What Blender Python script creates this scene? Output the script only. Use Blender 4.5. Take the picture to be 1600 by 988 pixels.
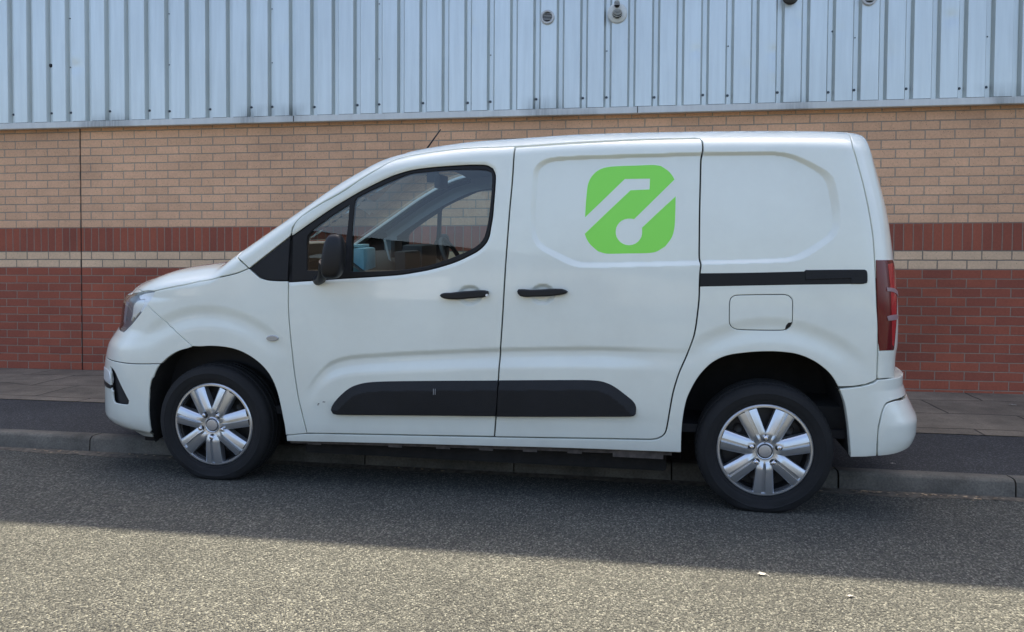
import bpy, bmesh, math, random
import numpy as np
from mathutils import Vector, Matrix
from mathutils.geometry import delaunay_2d_cdt
random.seed(7); R=math.radians; PI=math.pi
for _o in list(bpy.data.objects): bpy.data.objects.remove(_o)
SC=bpy.context.scene; COL=SC.collection
# ---------------------------------------------------------------- camera
cd=bpy.data.cameras.new('camera'); cam=bpy.data.objects.new('camera',cd); COL.objects.link(cam)
_f=Vector((-.147945,.988511,-.030946)); _r=Vector((.988935,.148209,.006405)); _u=Vector((-.010918,.029656,.999501))
cam.matrix_world=Matrix(((_r.x,_u.x,-_f.x,0),(_r.y,_u.y,-_f.y,0),(_r.z,_u.z,-_f.z,1.0),(0,0,0,1)))
cd.sensor_width=36; cd.lens=1278.56*36/1600; cd.clip_start=.05; cd.clip_end=2000
SC.camera=cam
# ---------------------------------------------------------------- daylight
SUN_EL,SUN_AZ=R(65),R(4)      # high and from behind the building
w=bpy.data.worlds.new('World'); SC.world=w; w.use_nodes=True
nt=w.node_tree; bg=nt.nodes['Background']; sky=nt.nodes.new('ShaderNodeTexSky'); sky.sky_type='NISHITA'
sky.sun_disc=False; sky.sun_elevation=SUN_EL; sky.sun_rotation=SUN_AZ; sky.dust_density=4.0; sky.air_density=.85; sky.ozone_density=1.0
nt.links.new(sky.outputs[0],bg.inputs[0]); bg.inputs[1].default_value=.15
sd=bpy.data.lights.new('sun','SUN'); sd.energy=5.0; sd.angle=R(.53); sd.color=(1,.91,.72)
so=bpy.data.objects.new('sun',sd); COL.objects.link(so)
sdir=Vector((math.sin(SUN_AZ)*math.cos(SUN_EL),math.cos(SUN_AZ)*math.cos(SUN_EL),math.sin(SUN_EL)))
so.rotation_euler=(-sdir).to_track_quat('-Z','Y').to_euler(); so.location=(10,20,25)
SC.view_settings.view_transform='Standard'; SC.view_settings.look='None'; SC.view_settings.gamma=1
SC.view_settings.use_curve_mapping=False; SC.view_settings.exposure=1.45
# ---------------------------------------------------------------- helpers
def N(t,ty,**k):
    n=t.nodes.new(ty)
    for a,v in k.items(): setattr(n,a,v)
    return n
def mat(name,col=(.5,.5,.5),rough=.5,metal=0,coat=0,spec=.5,noise=0,nscale=20,bump=0,bscale=60,coat_r=.05):
    m=bpy.data.materials.new(name); m.use_nodes=True; t=m.node_tree; b=t.nodes['Principled BSDF']
    b.inputs['Base Color'].default_value=(*col,1); b.inputs['Roughness'].default_value=rough
    b.inputs['Metallic'].default_value=metal; b.inputs['Specular IOR Level'].default_value=spec
    b.inputs['Coat Weight'].default_value=coat; b.inputs['Coat Roughness'].default_value=coat_r
    tc=N(t,'ShaderNodeTexCoord')
    if noise:
        n=N(t,'ShaderNodeTexNoise'); n.inputs['Scale'].default_value=nscale; n.inputs['Detail'].default_value=5
        t.links.new(tc.outputs['Object'],n.inputs['Vector'])
        mr=N(t,'ShaderNodeMapRange'); mr.inputs[1].default_value=.3; mr.inputs[2].default_value=.7
        mr.inputs[3].default_value=1-noise; mr.inputs[4].default_value=1+noise; t.links.new(n.outputs['Fac'],mr.inputs[0])
        mx=N(t,'ShaderNodeMix',data_type='RGBA',blend_type='MULTIPLY'); mx.inputs[0].default_value=1
        mx.inputs[6].default_value=(*col,1); t.links.new(mr.outputs[0],mx.inputs[7]); t.links.new(mx.outputs[2],b.inputs['Base Color'])
    if bump:
        n=N(t,'ShaderNodeTexNoise'); n.inputs['Scale'].default_value=bscale; n.inputs['Detail'].default_value=4
        t.links.new(tc.outputs['Object'],n.inputs['Vector'])
        bp=N(t,'ShaderNodeBump'); bp.inputs['Strength'].default_value=bump; bp.inputs['Distance'].default_value=.01
        t.links.new(n.outputs['Fac'],bp.inputs['Height']); t.links.new(bp.outputs[0],b.inputs['Normal'])
    return m
def tag(o,label=None,cat=None,group=None,kind=None):
    if label:o['label']=label
    if cat:o['category']=cat
    if group:o['group']=group
    if kind:o['kind']=kind
    return o
def empty(name,loc=(0,0,0)):
    o=bpy.data.objects.new(name,None); COL.objects.link(o); o.location=loc; o.empty_display_size=.2; return o
def link(name,me,parent=None,m=None):
    if m is not None: me.materials.append(m)
    o=bpy.data.objects.new(name,me); COL.objects.link(o)
    if parent is not None: o.parent=parent
    return o
class MB:
    "collects shapes into one mesh"
    def __init__(s): s.bm=bmesh.new()
    def box(s,x0,x1,y0,y1,z0,z1,bev=0):
        b=bmesh.new(); bmesh.ops.create_cube(b,size=1)
        for v in b.verts: v.co=Vector(((x0+x1)/2+v.co.x*(x1-x0),(y0+y1)/2+v.co.y*(y1-y0),(z0+z1)/2+v.co.z*(z1-z0)))
        if bev: bmesh.ops.bevel(b,geom=list(b.edges),offset=bev,segments=2,affect='EDGES',profile=.6)
        s.add(b); return s
    def add(s,b):
        me=bpy.data.meshes.new('t'); b.to_mesh(me); b.free(); s.bm.from_mesh(me); bpy.data.meshes.remove(me)
    def quad(s,*p): s.bm.faces.new([s.bm.verts.new(q) for q in p]); return s
    def grid(s,rows,close=False):
        vs=[[s.bm.verts.new(p) for p in r] for r in rows]
        for a,b in zip(vs[:-1],vs[1:]):
            n=len(a)
            for i in range(n if close else n-1): s.bm.faces.new((a[i],a[(i+1)%n],b[(i+1)%n],b[i]))
        return vs
    def tube(s,pts,r,seg=10,cap=True):
        rr=r if hasattr(r,'__len__') else [r]*len(pts); rows=[]
        pts=[Vector(p) for p in pts]
        for i,p in enumerate(pts):
            d=(pts[min(i+1,len(pts)-1)]-pts[max(i-1,0)]).normalized()
            a=d.orthogonal().normalized() if i==0 else (a-d*a.dot(d)).normalized()
            b=d.cross(a); rows.append([p+rr[i]*(math.cos(2*PI*k/seg)*a+math.sin(2*PI*k/seg)*b) for k in range(seg)])
        vs=s.grid(rows,True)
        if cap: s.bm.faces.new(vs[0][::-1]); s.bm.faces.new(vs[-1])
        return s
    def lathe(s,prof,seg=64,axis='y',c=(0,0,0),cap0=False,cap1=False):
        rows=[]
        for r,h in prof:
            row=[]
            for k in range(seg):
                a=2*PI*k/seg; u,v=r*math.cos(a),r*math.sin(a)
                row.append((c[0]+u,c[1]+h,c[2]+v) if axis=='y' else (c[0]+u,c[1]+v,c[2]+h))
            rows.append(row)
        vs=s.grid(rows,True)
        if cap0: s.bm.faces.new(vs[0])
        if cap1: s.bm.faces.new(vs[-1])
        return s
    def build(s,name,m,parent=None,smooth=True,angle=35):
        bmesh.ops.recalc_face_normals(s.bm,faces=s.bm.faces)
        me=bpy.data.meshes.new(name); s.bm.to_mesh(me); s.bm.free()
        if smooth:
            me.polygons.foreach_set('use_smooth',[True]*len(me.polygons))
            try: me.set_sharp_from_angle(angle=R(angle))
            except Exception: pass
        return link(name,me,parent,m)
Z0=1.0                                   # height of the camera above the datum; road runs slightly downhill to the right
def roadz(x,y=0): return Z0-1.005-.0102*(x+2.175)
WALLY=7.0706; KY=4.47                    # wall face, kerb face
def pavez(x,y):
    a=roadz(x)+.10; b=Z0-.782-.0028*(x+5.6)
    t=max(0,min(1,(y-KY-.12)/(WALLY-KY-.12))); return a+(b-a)*t
# ---------------------------------------------------------------- ground materials
def ground_mat(name,c1,c2,c3,scale=70,bump=.6,dist=.004,rough=.9,patch=.12,lo=.55,hi=1.3,st=1):
    m=bpy.data.materials.new(name); m.use_nodes=True; t=m.node_tree; b=t.nodes['Principled BSDF']
    tc=N(t,'ShaderNodeTexCoord'); L=t.links.new; mpg=N(t,'ShaderNodeMapping'); mpg.inputs['Scale'].default_value=(1,st,1); L(tc.outputs['Object'],mpg.inputs[0])
    v=N(t,'ShaderNodeTexVoronoi'); v.inputs['Scale'].default_value=scale; v.inputs['Randomness'].default_value=1; L(mpg.outputs[0],v.inputs['Vector'])
    n1=N(t,'ShaderNodeTexNoise'); n1.inputs['Scale'].default_value=scale*.9; n1.inputs['Detail'].default_value=6; n1.inputs['Roughness'].default_value=.65; L(mpg.outputs[0],n1.inputs['Vector'])
    n2=N(t,'ShaderNodeTexNoise'); n2.inputs['Scale'].default_value=1.3; n2.inputs['Detail'].default_value=6; n2.inputs['Roughness'].default_value=.6; L(tc.outputs['Object'],n2.inputs['Vector'])
    sep=N(t,'ShaderNodeSeparateColor'); L(v.outputs['Color'],sep.inputs[0])
    cr=N(t,'ShaderNodeValToRGB'); e=cr.color_ramp.elements; e[0].position=.15; e[0].color=(*c1,1); e[1].position=.75; e[1].color=(*c2,1)
    k=cr.color_ramp.elements.new(.97); k.color=(*c3,1); L(sep.outputs[0],cr.inputs[0])
    mr=N(t,'ShaderNodeMapRange'); mr.inputs[1].default_value=.3; mr.inputs[2].default_value=.7; mr.inputs[3].default_value=1-patch; mr.inputs[4].default_value=1+patch; L(n2.outputs[0],mr.inputs[0])
    mr2=N(t,'ShaderNodeMapRange'); mr2.inputs[1].default_value=.35; mr2.inputs[2].default_value=.65; mr2.inputs[3].default_value=lo; mr2.inputs[4].default_value=hi; L(n1.outputs[0],mr2.inputs[0])
    mu=N(t,'ShaderNodeMath',operation='MULTIPLY'); L(mr.outputs[0],mu.inputs[0]); L(mr2.outputs[0],mu.inputs[1])
    mx=N(t,'ShaderNodeMix',data_type='RGBA',blend_type='MULTIPLY'); mx.inputs[0].default_value=1; L(cr.outputs[0],mx.inputs[6]); L(mu.outputs[0],mx.inputs[7])
    L(mx.outputs[2],b.inputs['Base Color']); b.inputs['Roughness'].default_value=rough
    # stones stand up out of the binder
    inv=N(t,'ShaderNodeMath',operation='MULTIPLY_ADD'); inv.inputs[1].default_value=-1.2; inv.inputs[2].default_value=1; L(v.outputs['Distance'],inv.inputs[0])
    ad=N(t,'ShaderNodeMath',operation='ADD'); L(inv.outputs[0],ad.inputs[0]); L(n1.outputs[0],ad.inputs[1])
    bp=N(t,'ShaderNodeBump'); bp.inputs['Strength'].default_value=bump; bp.inputs['Distance'].default_value=dist; L(ad.outputs[0],bp.inputs['Height']); L(bp.outputs[0],b.inputs['Normal'])
    return m,t,b,mx
M_road,_,_,_=ground_mat('road_chippings',(.088,.087,.072),(.172,.167,.136),(.32,.308,.25),scale=175,bump=1,dist=.022,patch=.2,lo=.42,hi=1.4,st=.5)
M_tar,_,_,_=ground_mat('pavement_tarmac',(.022,.022,.022),(.035,.036,.036),(.085,.085,.085),scale=160,bump=.4,dist=.003,patch=.25)
M_field,_,_,_=ground_mat('verge',(.07,.08,.04),(.12,.12,.07),(.2,.2,.15),scale=10)
def concrete(name,col,var=.25,slab=None,bump=.35):
    m=bpy.data.materials.new(name); m.use_nodes=True; t=m.node_tree; b=t.nodes['Principled BSDF']; L=t.links.new
    tc=N(t,'ShaderNodeTexCoord')
    n=N(t,'ShaderNodeTexNoise'); n.inputs['Scale'].default_value=3.5; n.inputs['Detail'].default_value=8; n.inputs['Roughness'].default_value=.65; L(tc.outputs['Object'],n.inputs['Vector'])
    n2=N(t,'ShaderNodeTexNoise'); n2.inputs['Scale'].default_value=90; n2.inputs['Detail'].default_value=4; L(tc.outputs['Object'],n2.inputs['Vector'])
    mr=N(t,'ShaderNodeMapRange'); mr.inputs[1].default_value=.3; mr.inputs[2].default_value=.7; mr.inputs[3].default_value=1-var; mr.inputs[4].default_value=1+var; L(n.outputs[0],mr.inputs[0])
    mr2=N(t,'ShaderNodeMapRange'); mr2.inputs[1].default_value=.3; mr2.inputs[2].default_value=.7; mr2.inputs[3].default_value=.8; mr2.inputs[4].default_value=1.2; L(n2.outputs[0],mr2.inputs[0])
    mu=N(t,'ShaderNodeMath',operation='MULTIPLY'); L(mr.outputs[0],mu.inputs[0]); L(mr2.outputs[0],mu.inputs[1])
    mx=N(t,'ShaderNodeMix',data_type='RGBA',blend_type='MULTIPLY'); mx.inputs[0].default_value=1; L(mu.outputs[0],mx.inputs[7]); mx.inputs[6].default_value=(*col,1)
    bp=N(t,'ShaderNodeBump'); bp.inputs['Strength'].default_value=bump; bp.inputs['Distance'].default_value=.006; L(n2.outputs[0],bp.inputs['Height'])
    L(bp.outputs[0],b.inputs['Normal'])
    if slab:
        wn=N(t,'ShaderNodeTexNoise'); wn.inputs['Scale'].default_value=1.4; wn.inputs['Detail'].default_value=2; L(tc.outputs['Object'],wn.inputs['Vector'])
        ws=N(t,'ShaderNodeVectorMath',operation='SCALE'); ws.inputs[3].default_value=.10; L(wn.outputs['Color'],ws.inputs[0])
        wa=N(t,'ShaderNodeVectorMath',operation='ADD'); L(tc.outputs['Object'],wa.inputs[0]); L(ws.outputs[0],wa.inputs[1])
        br=N(t,'ShaderNodeTexBrick'); br.offset=.5; br.inputs['Scale'].default_value=1; br.inputs['Brick Width'].default_value=slab[0]; br.inputs['Row Height'].default_value=slab[1]
        br.inputs['Mortar Size'].default_value=.009; br.inputs['Mortar Smooth'].default_value=.4; br.inputs['Bias'].default_value=0
        br.inputs['Color1'].default_value=(*col,1); br.inputs['Color2'].default_value=(*[c*.78 for c in col],1); br.inputs['Mortar'].default_value=(*[c*.28 for c in col],1)
        L(wa.outputs[0],br.inputs['Vector']); L(br.outputs['Color'],mx.inputs[6])
        iv=N(t,'ShaderNodeMath',operation='MULTIPLY_ADD'); iv.inputs[1].default_value=-1; iv.inputs[2].default_value=1; L(br.outputs['Fac'],iv.inputs[0])
        b2=N(t,'ShaderNodeBump'); b2.inputs['Strength'].default_value=.8; b2.inputs['Distance'].default_value=.012; L(iv.outputs[0],b2.inputs['Height']); L(bp.outputs[0],b2.inputs['Normal']); L(b2.outputs[0],b.inputs['Normal'])
    L(mx.outputs[2],b.inputs['Base Color']); b.inputs['Roughness'].default_value=.9
    return m
M_kerb=concrete('kerb_concrete',(.105,.096,.078),.5)
M_flag=concrete('paving_flags',(.185,.15,.108),.38,(.9,.52))
# ---------------------------------------------------------------- ground
def sheet(name,xs,ys,zf,m,dz=0):
    b=MB(); b.grid([[(x,y,zf(x,y)+dz) for x in xs] for y in ys])
    o=b.build(name,m); tag(o,kind='structure'); return o
far=[-400,-120,-60,-30,-15]+[x*.5 for x in range(-24,21)]+[15,30,60,120,400]
sheet('ground',far,[-400,-100,-30,0,4.3,30,400],lambda x,y:roadz(x)-.05,M_field)
near=[x for x in far if abs(x)<=120]
sheet('road',near,[-6.5,-4,-1,1,2.5,3.5,4.2,KY+.02],roadz,M_road)
rnd=random.Random(3)
xs=[-120,-60,-30,-15]+[-12+.25*i for i in range(90)]+[15,30,60,120]
sheet('pavement',xs,[KY+.12,4.9,5.2,5.52],pavez,M_tar)
bump={}
def flagz(x,y):
    k=(round(x,3),round(y,3))
    if k not in bump: bump[k]=(rnd.random()-.5)*.012*(1.6 if x<-3 else .5)
    return pavez(x,y)+.004+(bump[k] if 5.6<y<7 else 0)
sheet('paved_footway',xs,[5.52,5.75,6.0,6.25,6.5,6.75,WALLY+.02],flagz,M_flag)
# kerb stones laid end to end
b=MB(); L0=.862; k0=-3.24-L0*12
for i in range(30):
    x0=k0+i*L0+.004; x1=k0+(i+1)*L0-.004; j=(rnd.random()-.5)*.008
    prof=[(KY+j,-.10),(KY+j+.012,.08),(KY+j+.028,.097),(KY+j+.05,.100),(KY+.121,.100),(KY+.121,-.1)]
    nx=8; rows=[[(x0+(x1-x0)*q/nx,y+(0 if a in(0,5) else (rnd.random()-.5)*.003),roadz(x0+(x1-x0)*q/nx)+h+(0 if h<0 else (rnd.random()-.5)*.002)) for a,(y,h) in enumerate(prof)] for q in range(nx+1)]
    vs=b.grid(rows); b.bm.faces.new(vs[0]); b.bm.faces.new(vs[-1][::-1])
tag(b.build('kerb',M_kerb,angle=50),kind='structure')
# dirt and dead leaf bits gathered in the gutter
M_dirt=mat('gutter_dirt',(.10,.085,.065),.95,noise=.5,nscale=30,bump=.6,bscale=80)
b=MB(); prev=None; rows=[]
for i in range(160):
    x=-12+i*.14; wd=.03+.035*rnd.random()+.03*max(0,math.sin(x*1.7)); rows.append([(x,KY+.004,roadz(x)+.012),(x,KY-wd*.5,roadz(x)+.006+.004*rnd.random()),(x,KY-wd,roadz(x)+.0015)])
b.grid(rows); tag(b.build('gutter_dirt',M_dirt),kind='stuff')
M_leafbit=mat('dead_leaf',(.42,.30,.18),.8,noise=.35,nscale=15); M_pale=mat('pale_litter',(.45,.42,.36),.8,noise=.2,nscale=15)
b=MB(); 
def chip(b,x,y,z,s,r):
    n=r.randint(4,6); a0=r.random()*6; p=[(x+s*(.6+.6*r.random())*math.cos(a0+2*PI*k/n),y+.6*s*(.6+.6*r.random())*math.sin(a0+2*PI*k/n),z+.3*s*r.random()) for k in range(n)]
    b.bm.faces.new([b.bm.verts.new(q) for q in p])
for cx,n in ((-3.9,12),(-3.45,10),(-3.3,5),(-2.62,16),(-2.9,6),(1.2,26),(1.5,20),(1.75,12),(.9,8),(-1.2,8),(2.1,6)):
    for k in range(n):
        x=cx+rnd.gauss(0,.07); y=KY-.02-abs(rnd.gauss(0,.035)); chip(b,x,y,roadz(x)+.012,.006+.008*rnd.random(),rnd)
tag(b.build('leaf_litter',M_leafbit,smooth=False),kind='stuff')
def leaf(name,x,y,z,s,m,label,lobes=5,rot=0):
    b=MB(); n=lobes*2; c=b.bm.verts.new((0,0,.006)); vs=[]
    for k in range(n*2):
        a=2*PI*k/(n*2)+rot; rr=s*(1 if k%2==0 else .55)*(.75+.4*rnd.random()); vs.append(b.bm.verts.new((rr*math.cos(a),rr*.8*math.sin(a),.004+.5*s*rnd.random()*.5)))
    for i in range(len(vs)): b.bm.faces.new((c,vs[i],vs[(i+1)%len(vs)]))
    b.tube([(0,0,.004),(s*.9,-s*.5,.006),(s*1.3,-s*.9,.003)],.0012,5)
    o=b.build(name,m,smooth=False); o.location=(x,y,z); return tag(o,label,'leaf' if 'leaf' in name else 'litter','fallen leaves on the road' if 'leaf' in name else 'scraps on the pavement' if 'scrap' in name else None)
# ---------------------------------------------------------------- brickwork
def brick_mat(name,c1,c2,mortar,bw,rh,px,pz,off=.5,speck=0,msize=.0052,rough=.85,sq=None,dirt=.2):
    m=bpy.data.materials.new(name); m.use_nodes=True; t=m.node_tree; b=t.nodes['Principled BSDF']; L=t.links.new
    tc=N(t,'ShaderNodeTexCoord'); sx=N(t,'ShaderNodeSeparateXYZ'); L(tc.outputs['Object'],sx.inputs[0])
    nz=N(t,'ShaderNodeTexNoise'); nz.inputs['Scale'].default_value=9; nz.inputs['Detail'].default_value=3; L(tc.outputs['Object'],nz.inputs['Vector'])
    wob=N(t,'ShaderNodeVectorMath',operation='SCALE'); wob.inputs[3].default_value=.006; L(nz.outputs['Color'],wob.inputs[0])
    ax=N(t,'ShaderNodeMath',operation='ADD'); ax.inputs[1].default_value=-px; L(sx.outputs[0],ax.inputs[0])
    az=N(t,'ShaderNodeMath',operation='ADD'); az.inputs[1].default_value=-pz; L(sx.outputs[2],az.inputs[0])
    cb=N(t,'ShaderNodeCombineXYZ'); L(ax.outputs[0],cb.inputs[0]); L(az.outputs[0],cb.inputs[1])
    av=N(t,'ShaderNodeVectorMath',operation='ADD'); L(cb.outputs[0],av.inputs[0]); L(wob.outputs[0],av.inputs[1])
    br=N(t,'ShaderNodeTexBrick'); br.offset=off; br.offset_frequency=2; L(av.outputs[0],br.inputs['Vector'])
    for k,v in (('Scale',1),('Brick Width',bw),('Row Height',rh),('Mortar Size',msize),('Mortar Smooth',.35),('Bias',-.1)): br.inputs[k].default_value=v
    br.inputs['Color1'].default_value=(*c1,1); br.inputs['Color2'].default_value=(*c2,1); br.inputs['Mortar'].default_value=(*mortar,1)
    n1=N(t,'ShaderNodeTexNoise'); n1.inputs['Scale'].default_value=1.1; n1.inputs['Detail'].default_value=7; n1.inputs['Roughness'].default_value=.6; L(tc.outputs['Object'],n1.inputs['Vector'])
    n2=N(t,'ShaderNodeTexNoise'); n2.inputs['Scale'].default_value=55; n2.inputs['Detail'].default_value=5; n2.inputs['Roughness'].default_value=.7; L(tc.outputs['Object'],n2.inputs['Vector'])
    a=N(t,'ShaderNodeMapRange'); a.inputs[1].default_value=.3; a.inputs[2].default_value=.7; a.inputs[3].default_value=1-dirt; a.inputs[4].default_value=1+dirt; L(n1.outputs[0],a.inputs[0])
    a2=N(t,'ShaderNodeMapRange'); a2.inputs[1].default_value=.3; a2.inputs[2].default_value=.7; a2.inputs[3].default_value=.88; a2.inputs[4].default_value=1.12; L(n2.outputs[0],a2.inputs[0])
    mu=N(t,'ShaderNodeMath',operation='MULTIPLY'); L(a.outputs[0],mu.inputs[0]); L(a2.outputs[0],mu.inputs[1])
    if speck:   # iron spots and pits in the buff facing bricks
        v=N(t,'ShaderNodeTexVoronoi'); v.inputs['Scale'].default_value=60; L(tc.outputs['Object'],v.inputs['Vector'])
        s2=N(t,'ShaderNodeSeparateColor'); L(v.outputs['Color'],s2.inputs[0])
        lt=N(t,'ShaderNodeMath',operation='LESS_THAN'); lt.inputs[1].default_value=.16; L(v.outputs['Distance'],lt.inputs[0])
        gt=N(t,'ShaderNodeMath',operation='GREATER_THAN'); gt.inputs[1].default_value=1-speck; L(s2.outputs[0],gt.inputs[0])
        an=N(t,'ShaderNodeMath',operation='MULTIPLY'); L(lt.outputs[0],an.inputs[0]); L(gt.outputs[0],an.inputs[1])
        dk=N(t,'ShaderNodeMath',operation='MULTIPLY_ADD'); dk.inputs[1].default_value=-.55; dk.inputs[2].default_value=1; L(an.outputs[0],dk.inputs[0])
        m3=N(t,'ShaderNodeMath',operation='MULTIPLY'); L(mu.outputs[0],m3.inputs[0]); L(dk.outputs[0],m3.inputs[1]); mu=m3
    mx=N(t,'ShaderNodeMix',data_type='RGBA',blend_type='MULTIPLY'); mx.inputs[0].default_value=1; L(br.outputs['Color'],mx.inputs[6]); L(mu.outputs[0],mx.inputs[7]); L(mx.outputs[2],b.inputs['Base Color'])
    iv=N(t,'ShaderNodeMath',operation='MULTIPLY_ADD'); iv.inputs[1].default_value=-1; iv.inputs[2].default_value=1; L(br.outputs['Fac'],iv.inputs[0])
    bp=N(t,'ShaderNodeBump'); bp.inputs['Strength'].default_value=.9; bp.inputs['Distance'].default_value=.006; L(iv.outputs[0],bp.inputs['Height'])
    b2=N(t,'ShaderNodeBump'); b2.inputs['Strength'].default_value=.35; b2.inputs['Distance'].default_value=.004; L(n2.outputs[0],b2.inputs['Height']); L(bp.outputs[0],b2.inputs['Normal']); L(b2.outputs[0],b.inputs['Normal'])
    b.inputs['Roughness'].default_value=rough; return m
BZ=Z0+.3465                               # underside of the soldier course
PXL,PXR=-5.0753+.9,2.3102                 # perpend positions left / right of the movement joint
JX=-5.185
BUFF=((.74,.43,.25),(.64,.37,.215),(.38,.30,.215)); RED=((.35,.092,.048),(.25,.068,.040),(.30,.20,.145))
def bands(px,tagn,bw=.225):
    return [brick_mat('red_brickwork'+tagn,*RED,bw,.075,px,BZ-.15-.0375*0-.075*14,speck=0),
      brick_mat('buff_band'+tagn,(.74,.50,.31),(.64,.44,.27),(.24,.20,.15),bw,.075,px,BZ-.075*2,speck=.3),
      brick_mat('soldier_bricks'+tagn,*RED,bw/3,.225,px,BZ,off=0),
      brick_mat('buff_brickwork'+tagn,*BUFF,bw,.075,px,BZ+.225,speck=.5)]
bld=empty('industrial_building',(0,WALLY,Z0-.8)); tag(bld,'brick industrial building with blue grey ribbed metal cladding above','building')
def at_b(o): o.location=Vector(o.location)-Vector(bld.location); return o
zs=[(Z0-1.4,BZ-.15),(BZ-.15,BZ),(BZ,BZ+.225),(BZ+.225,BZ+.225+.075*13)]
nm=['red_brick_wall','buff_brick_band','soldier_course','buff_brick_wall']
ML=bands(PXL,'_left'); MR=bands(PXR,'',.2238)
for i,(z0,z1) in enumerate(zs):
    for xa,xb,mm in ((-40,JX-.007,ML[i]),(JX+.007,40,MR[i])):
        b=MB(); b.box(xa,xb,WALLY,WALLY+.3,z0,z1); at_b(b.build(nm[i],mm,bld,smooth=False))
M_seal=mat('joint_sealant',(.045,.032,.028),.7)
b=MB(); b.box(JX-.008,JX+.008,WALLY+.009,WALLY+.2,Z0-1.4,BZ+1.2); at_b(b.build('movement_joint',M_seal,bld,smooth=False))
# ---------------------------------------------------------------- cladding
def clad_mat(name,col,rough=.42,metal=0):
    m=mat(name,col,rough,metal,spec=.5); t=m.node_tree; b=t.nodes['Principled BSDF']; L=t.links.new
    tc=N(t,'ShaderNodeTexCoord'); mp=N(t,'ShaderNodeMapping'); mp.inputs['Scale'].default_value=(14,14,.9); L(tc.outputs['Object'],mp.inputs[0])
    n=N(t,'ShaderNodeTexNoise'); n.inputs['Scale'].default_value=1.6; n.inputs['Detail'].default_value=7; n.inputs['Roughness'].default_value=.65; L(mp.outputs[0],n.inputs['Vector'])
    n2=N(t,'ShaderNodeTexNoise'); n2.inputs['Scale'].default_value=.8; n2.inputs['Detail'].default_value=5; L(tc.outputs['Object'],n2.inputs['Vector'])
    a=N(t,'ShaderNodeMapRange'); a.inputs[1].default_value=.35; a.inputs[2].default_value=.75; a.inputs[3].default_value=1.03; a.inputs[4].default_value=.9; L(n.outputs[0],a.inputs[0])
    a2=N(t,'ShaderNodeMapRange'); a2.inputs[1].default_value=.3; a2.inputs[2].default_value=.7; a2.inputs[3].default_value=.93; a2.inputs[4].default_value=1.05; L(n2.outputs[0],a2.inputs[0])
    # grime washed down to the foot of the sheets
    sx=N(t,'ShaderNodeSeparateXYZ'); L(tc.outputs['Object'],sx.inputs[0])
    mp3=N(t,'ShaderNodeMapping'); mp3.inputs['Scale'].default_value=(60,60,4); L(tc.outputs['Object'],mp3.inputs[0])
    n3=N(t,'ShaderNodeTexNoise'); n3.inputs['Scale'].default_value=1; n3.inputs['Detail'].default_value=4; L(mp3.outputs[0],n3.inputs['Vector'])
    g=N(t,'ShaderNodeMapRange'); g.inputs[1].default_value=2.556; g.inputs[2].default_value=g.inputs[1].default_value+.12; g.inputs[3].default_value=1; g.inputs[4].default_value=0; L(sx.outputs[2],g.inputs[0])
    n4=N(t,'ShaderNodeTexNoise'); n4.inputs['Scale'].default_value=1.3; L(tc.outputs['Object'],n4.inputs['Vector'])
    g4=N(t,'ShaderNodeMapRange'); g4.inputs[1].default_value=.5; g4.inputs[2].default_value=.62; g4.inputs[3].default_value=0; g4.inputs[4].default_value=1; L(n4.outputs[0],g4.inputs[0])
    g2=N(t,'ShaderNodeMath',operation='MULTIPLY'); L(g.outputs[0],g2.inputs[0]); L(n3.outputs[0],g2.inputs[1])
    g5=N(t,'ShaderNodeMath',operation='MULTIPLY'); L(g2.outputs[0],g5.inputs[0]); L(g4.outputs[0],g5.inputs[1])
    g3=N(t,'ShaderNodeMath',operation='MULTIPLY_ADD'); g3.inputs[1].default_value=-.9; g3.inputs[2].default_value=1; L(g5.outputs[0],g3.inputs[0])
    m1=N(t,'ShaderNodeMath',operation='MULTIPLY'); L(a.outputs[0],m1.inputs[0]); L(a2.outputs[0],m1.inputs[1])
    m2=N(t,'ShaderNodeMath',operation='MULTIPLY'); L(m1.outputs[0],m2.inputs[0]); L(g3.outputs[0],m2.inputs[1])
    mx=N(t,'ShaderNodeMix',data_type='RGBA',blend_type='MULTIPLY'); mx.inputs[0].default_value=1; mx.inputs[6].default_value=(*col,1); L(m2.outputs[0],mx.inputs[7]); L(mx.outputs[2],b.inputs['Base Color'])
    return m
M_clad=clad_mat('cladding_paint',(.62,.655,.635),.38,.75); M_flash=clad_mat('flashing_paint',(.64,.65,.61))
TOPZ=Z0+7.19; CB=Z0+1.556; YC=WALLY-.068; YV=WALLY-.028
dents=[(-5.17,2.06,.05,.012),(-5.2,2.16,.03,-.004),(-1.42,2.29,.04,.010),(.48,2.00,.04,.010),(1.11,1.97,.045,.012),(1.12,1.80,.05,-.006),(1.33,2.23,.04,.009),(2.46,2.19,.05,.012),(1.62,2.12,.03,.006),(.9,1.85,.05,.004),(-3.1,2.2,.07,.004),(2.0,1.9,.08,.004)]
zr=[CB]+[CB+.03*k for k in range(1,42)]+[CB+2.0,CB+3.2,TOPZ]
b=MB(); cols=[]; rr=random.Random(5)
for k in range(-200,200):
    x0=.153+.2*k
    if abs(x0)>38: continue
    near_=-8<x0<5
    c=[(x0-.016,YV,0),(x0+.016,YV,0),(x0+.034,YC,1)]
    if near_: c+=[(x0+.034+.132*q/6,YC,1) for q in range(1,6)]
    c+=[(x0+.166,YC,1)]
    cols+=c
rows=[]
for z in zr:
    row=[]
    for (x,y,cr) in cols:
        if cr:
            for dx,dz,s,d in dents:
                d*=.65
                q=((x-dx)/s)**2+((z-Z0-dz)/(s*.8))**2
                if q<9: y+=d*math.exp(-q)
        row.append((x,y,z))
    rows.append(row)
b.grid(rows); 
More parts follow.
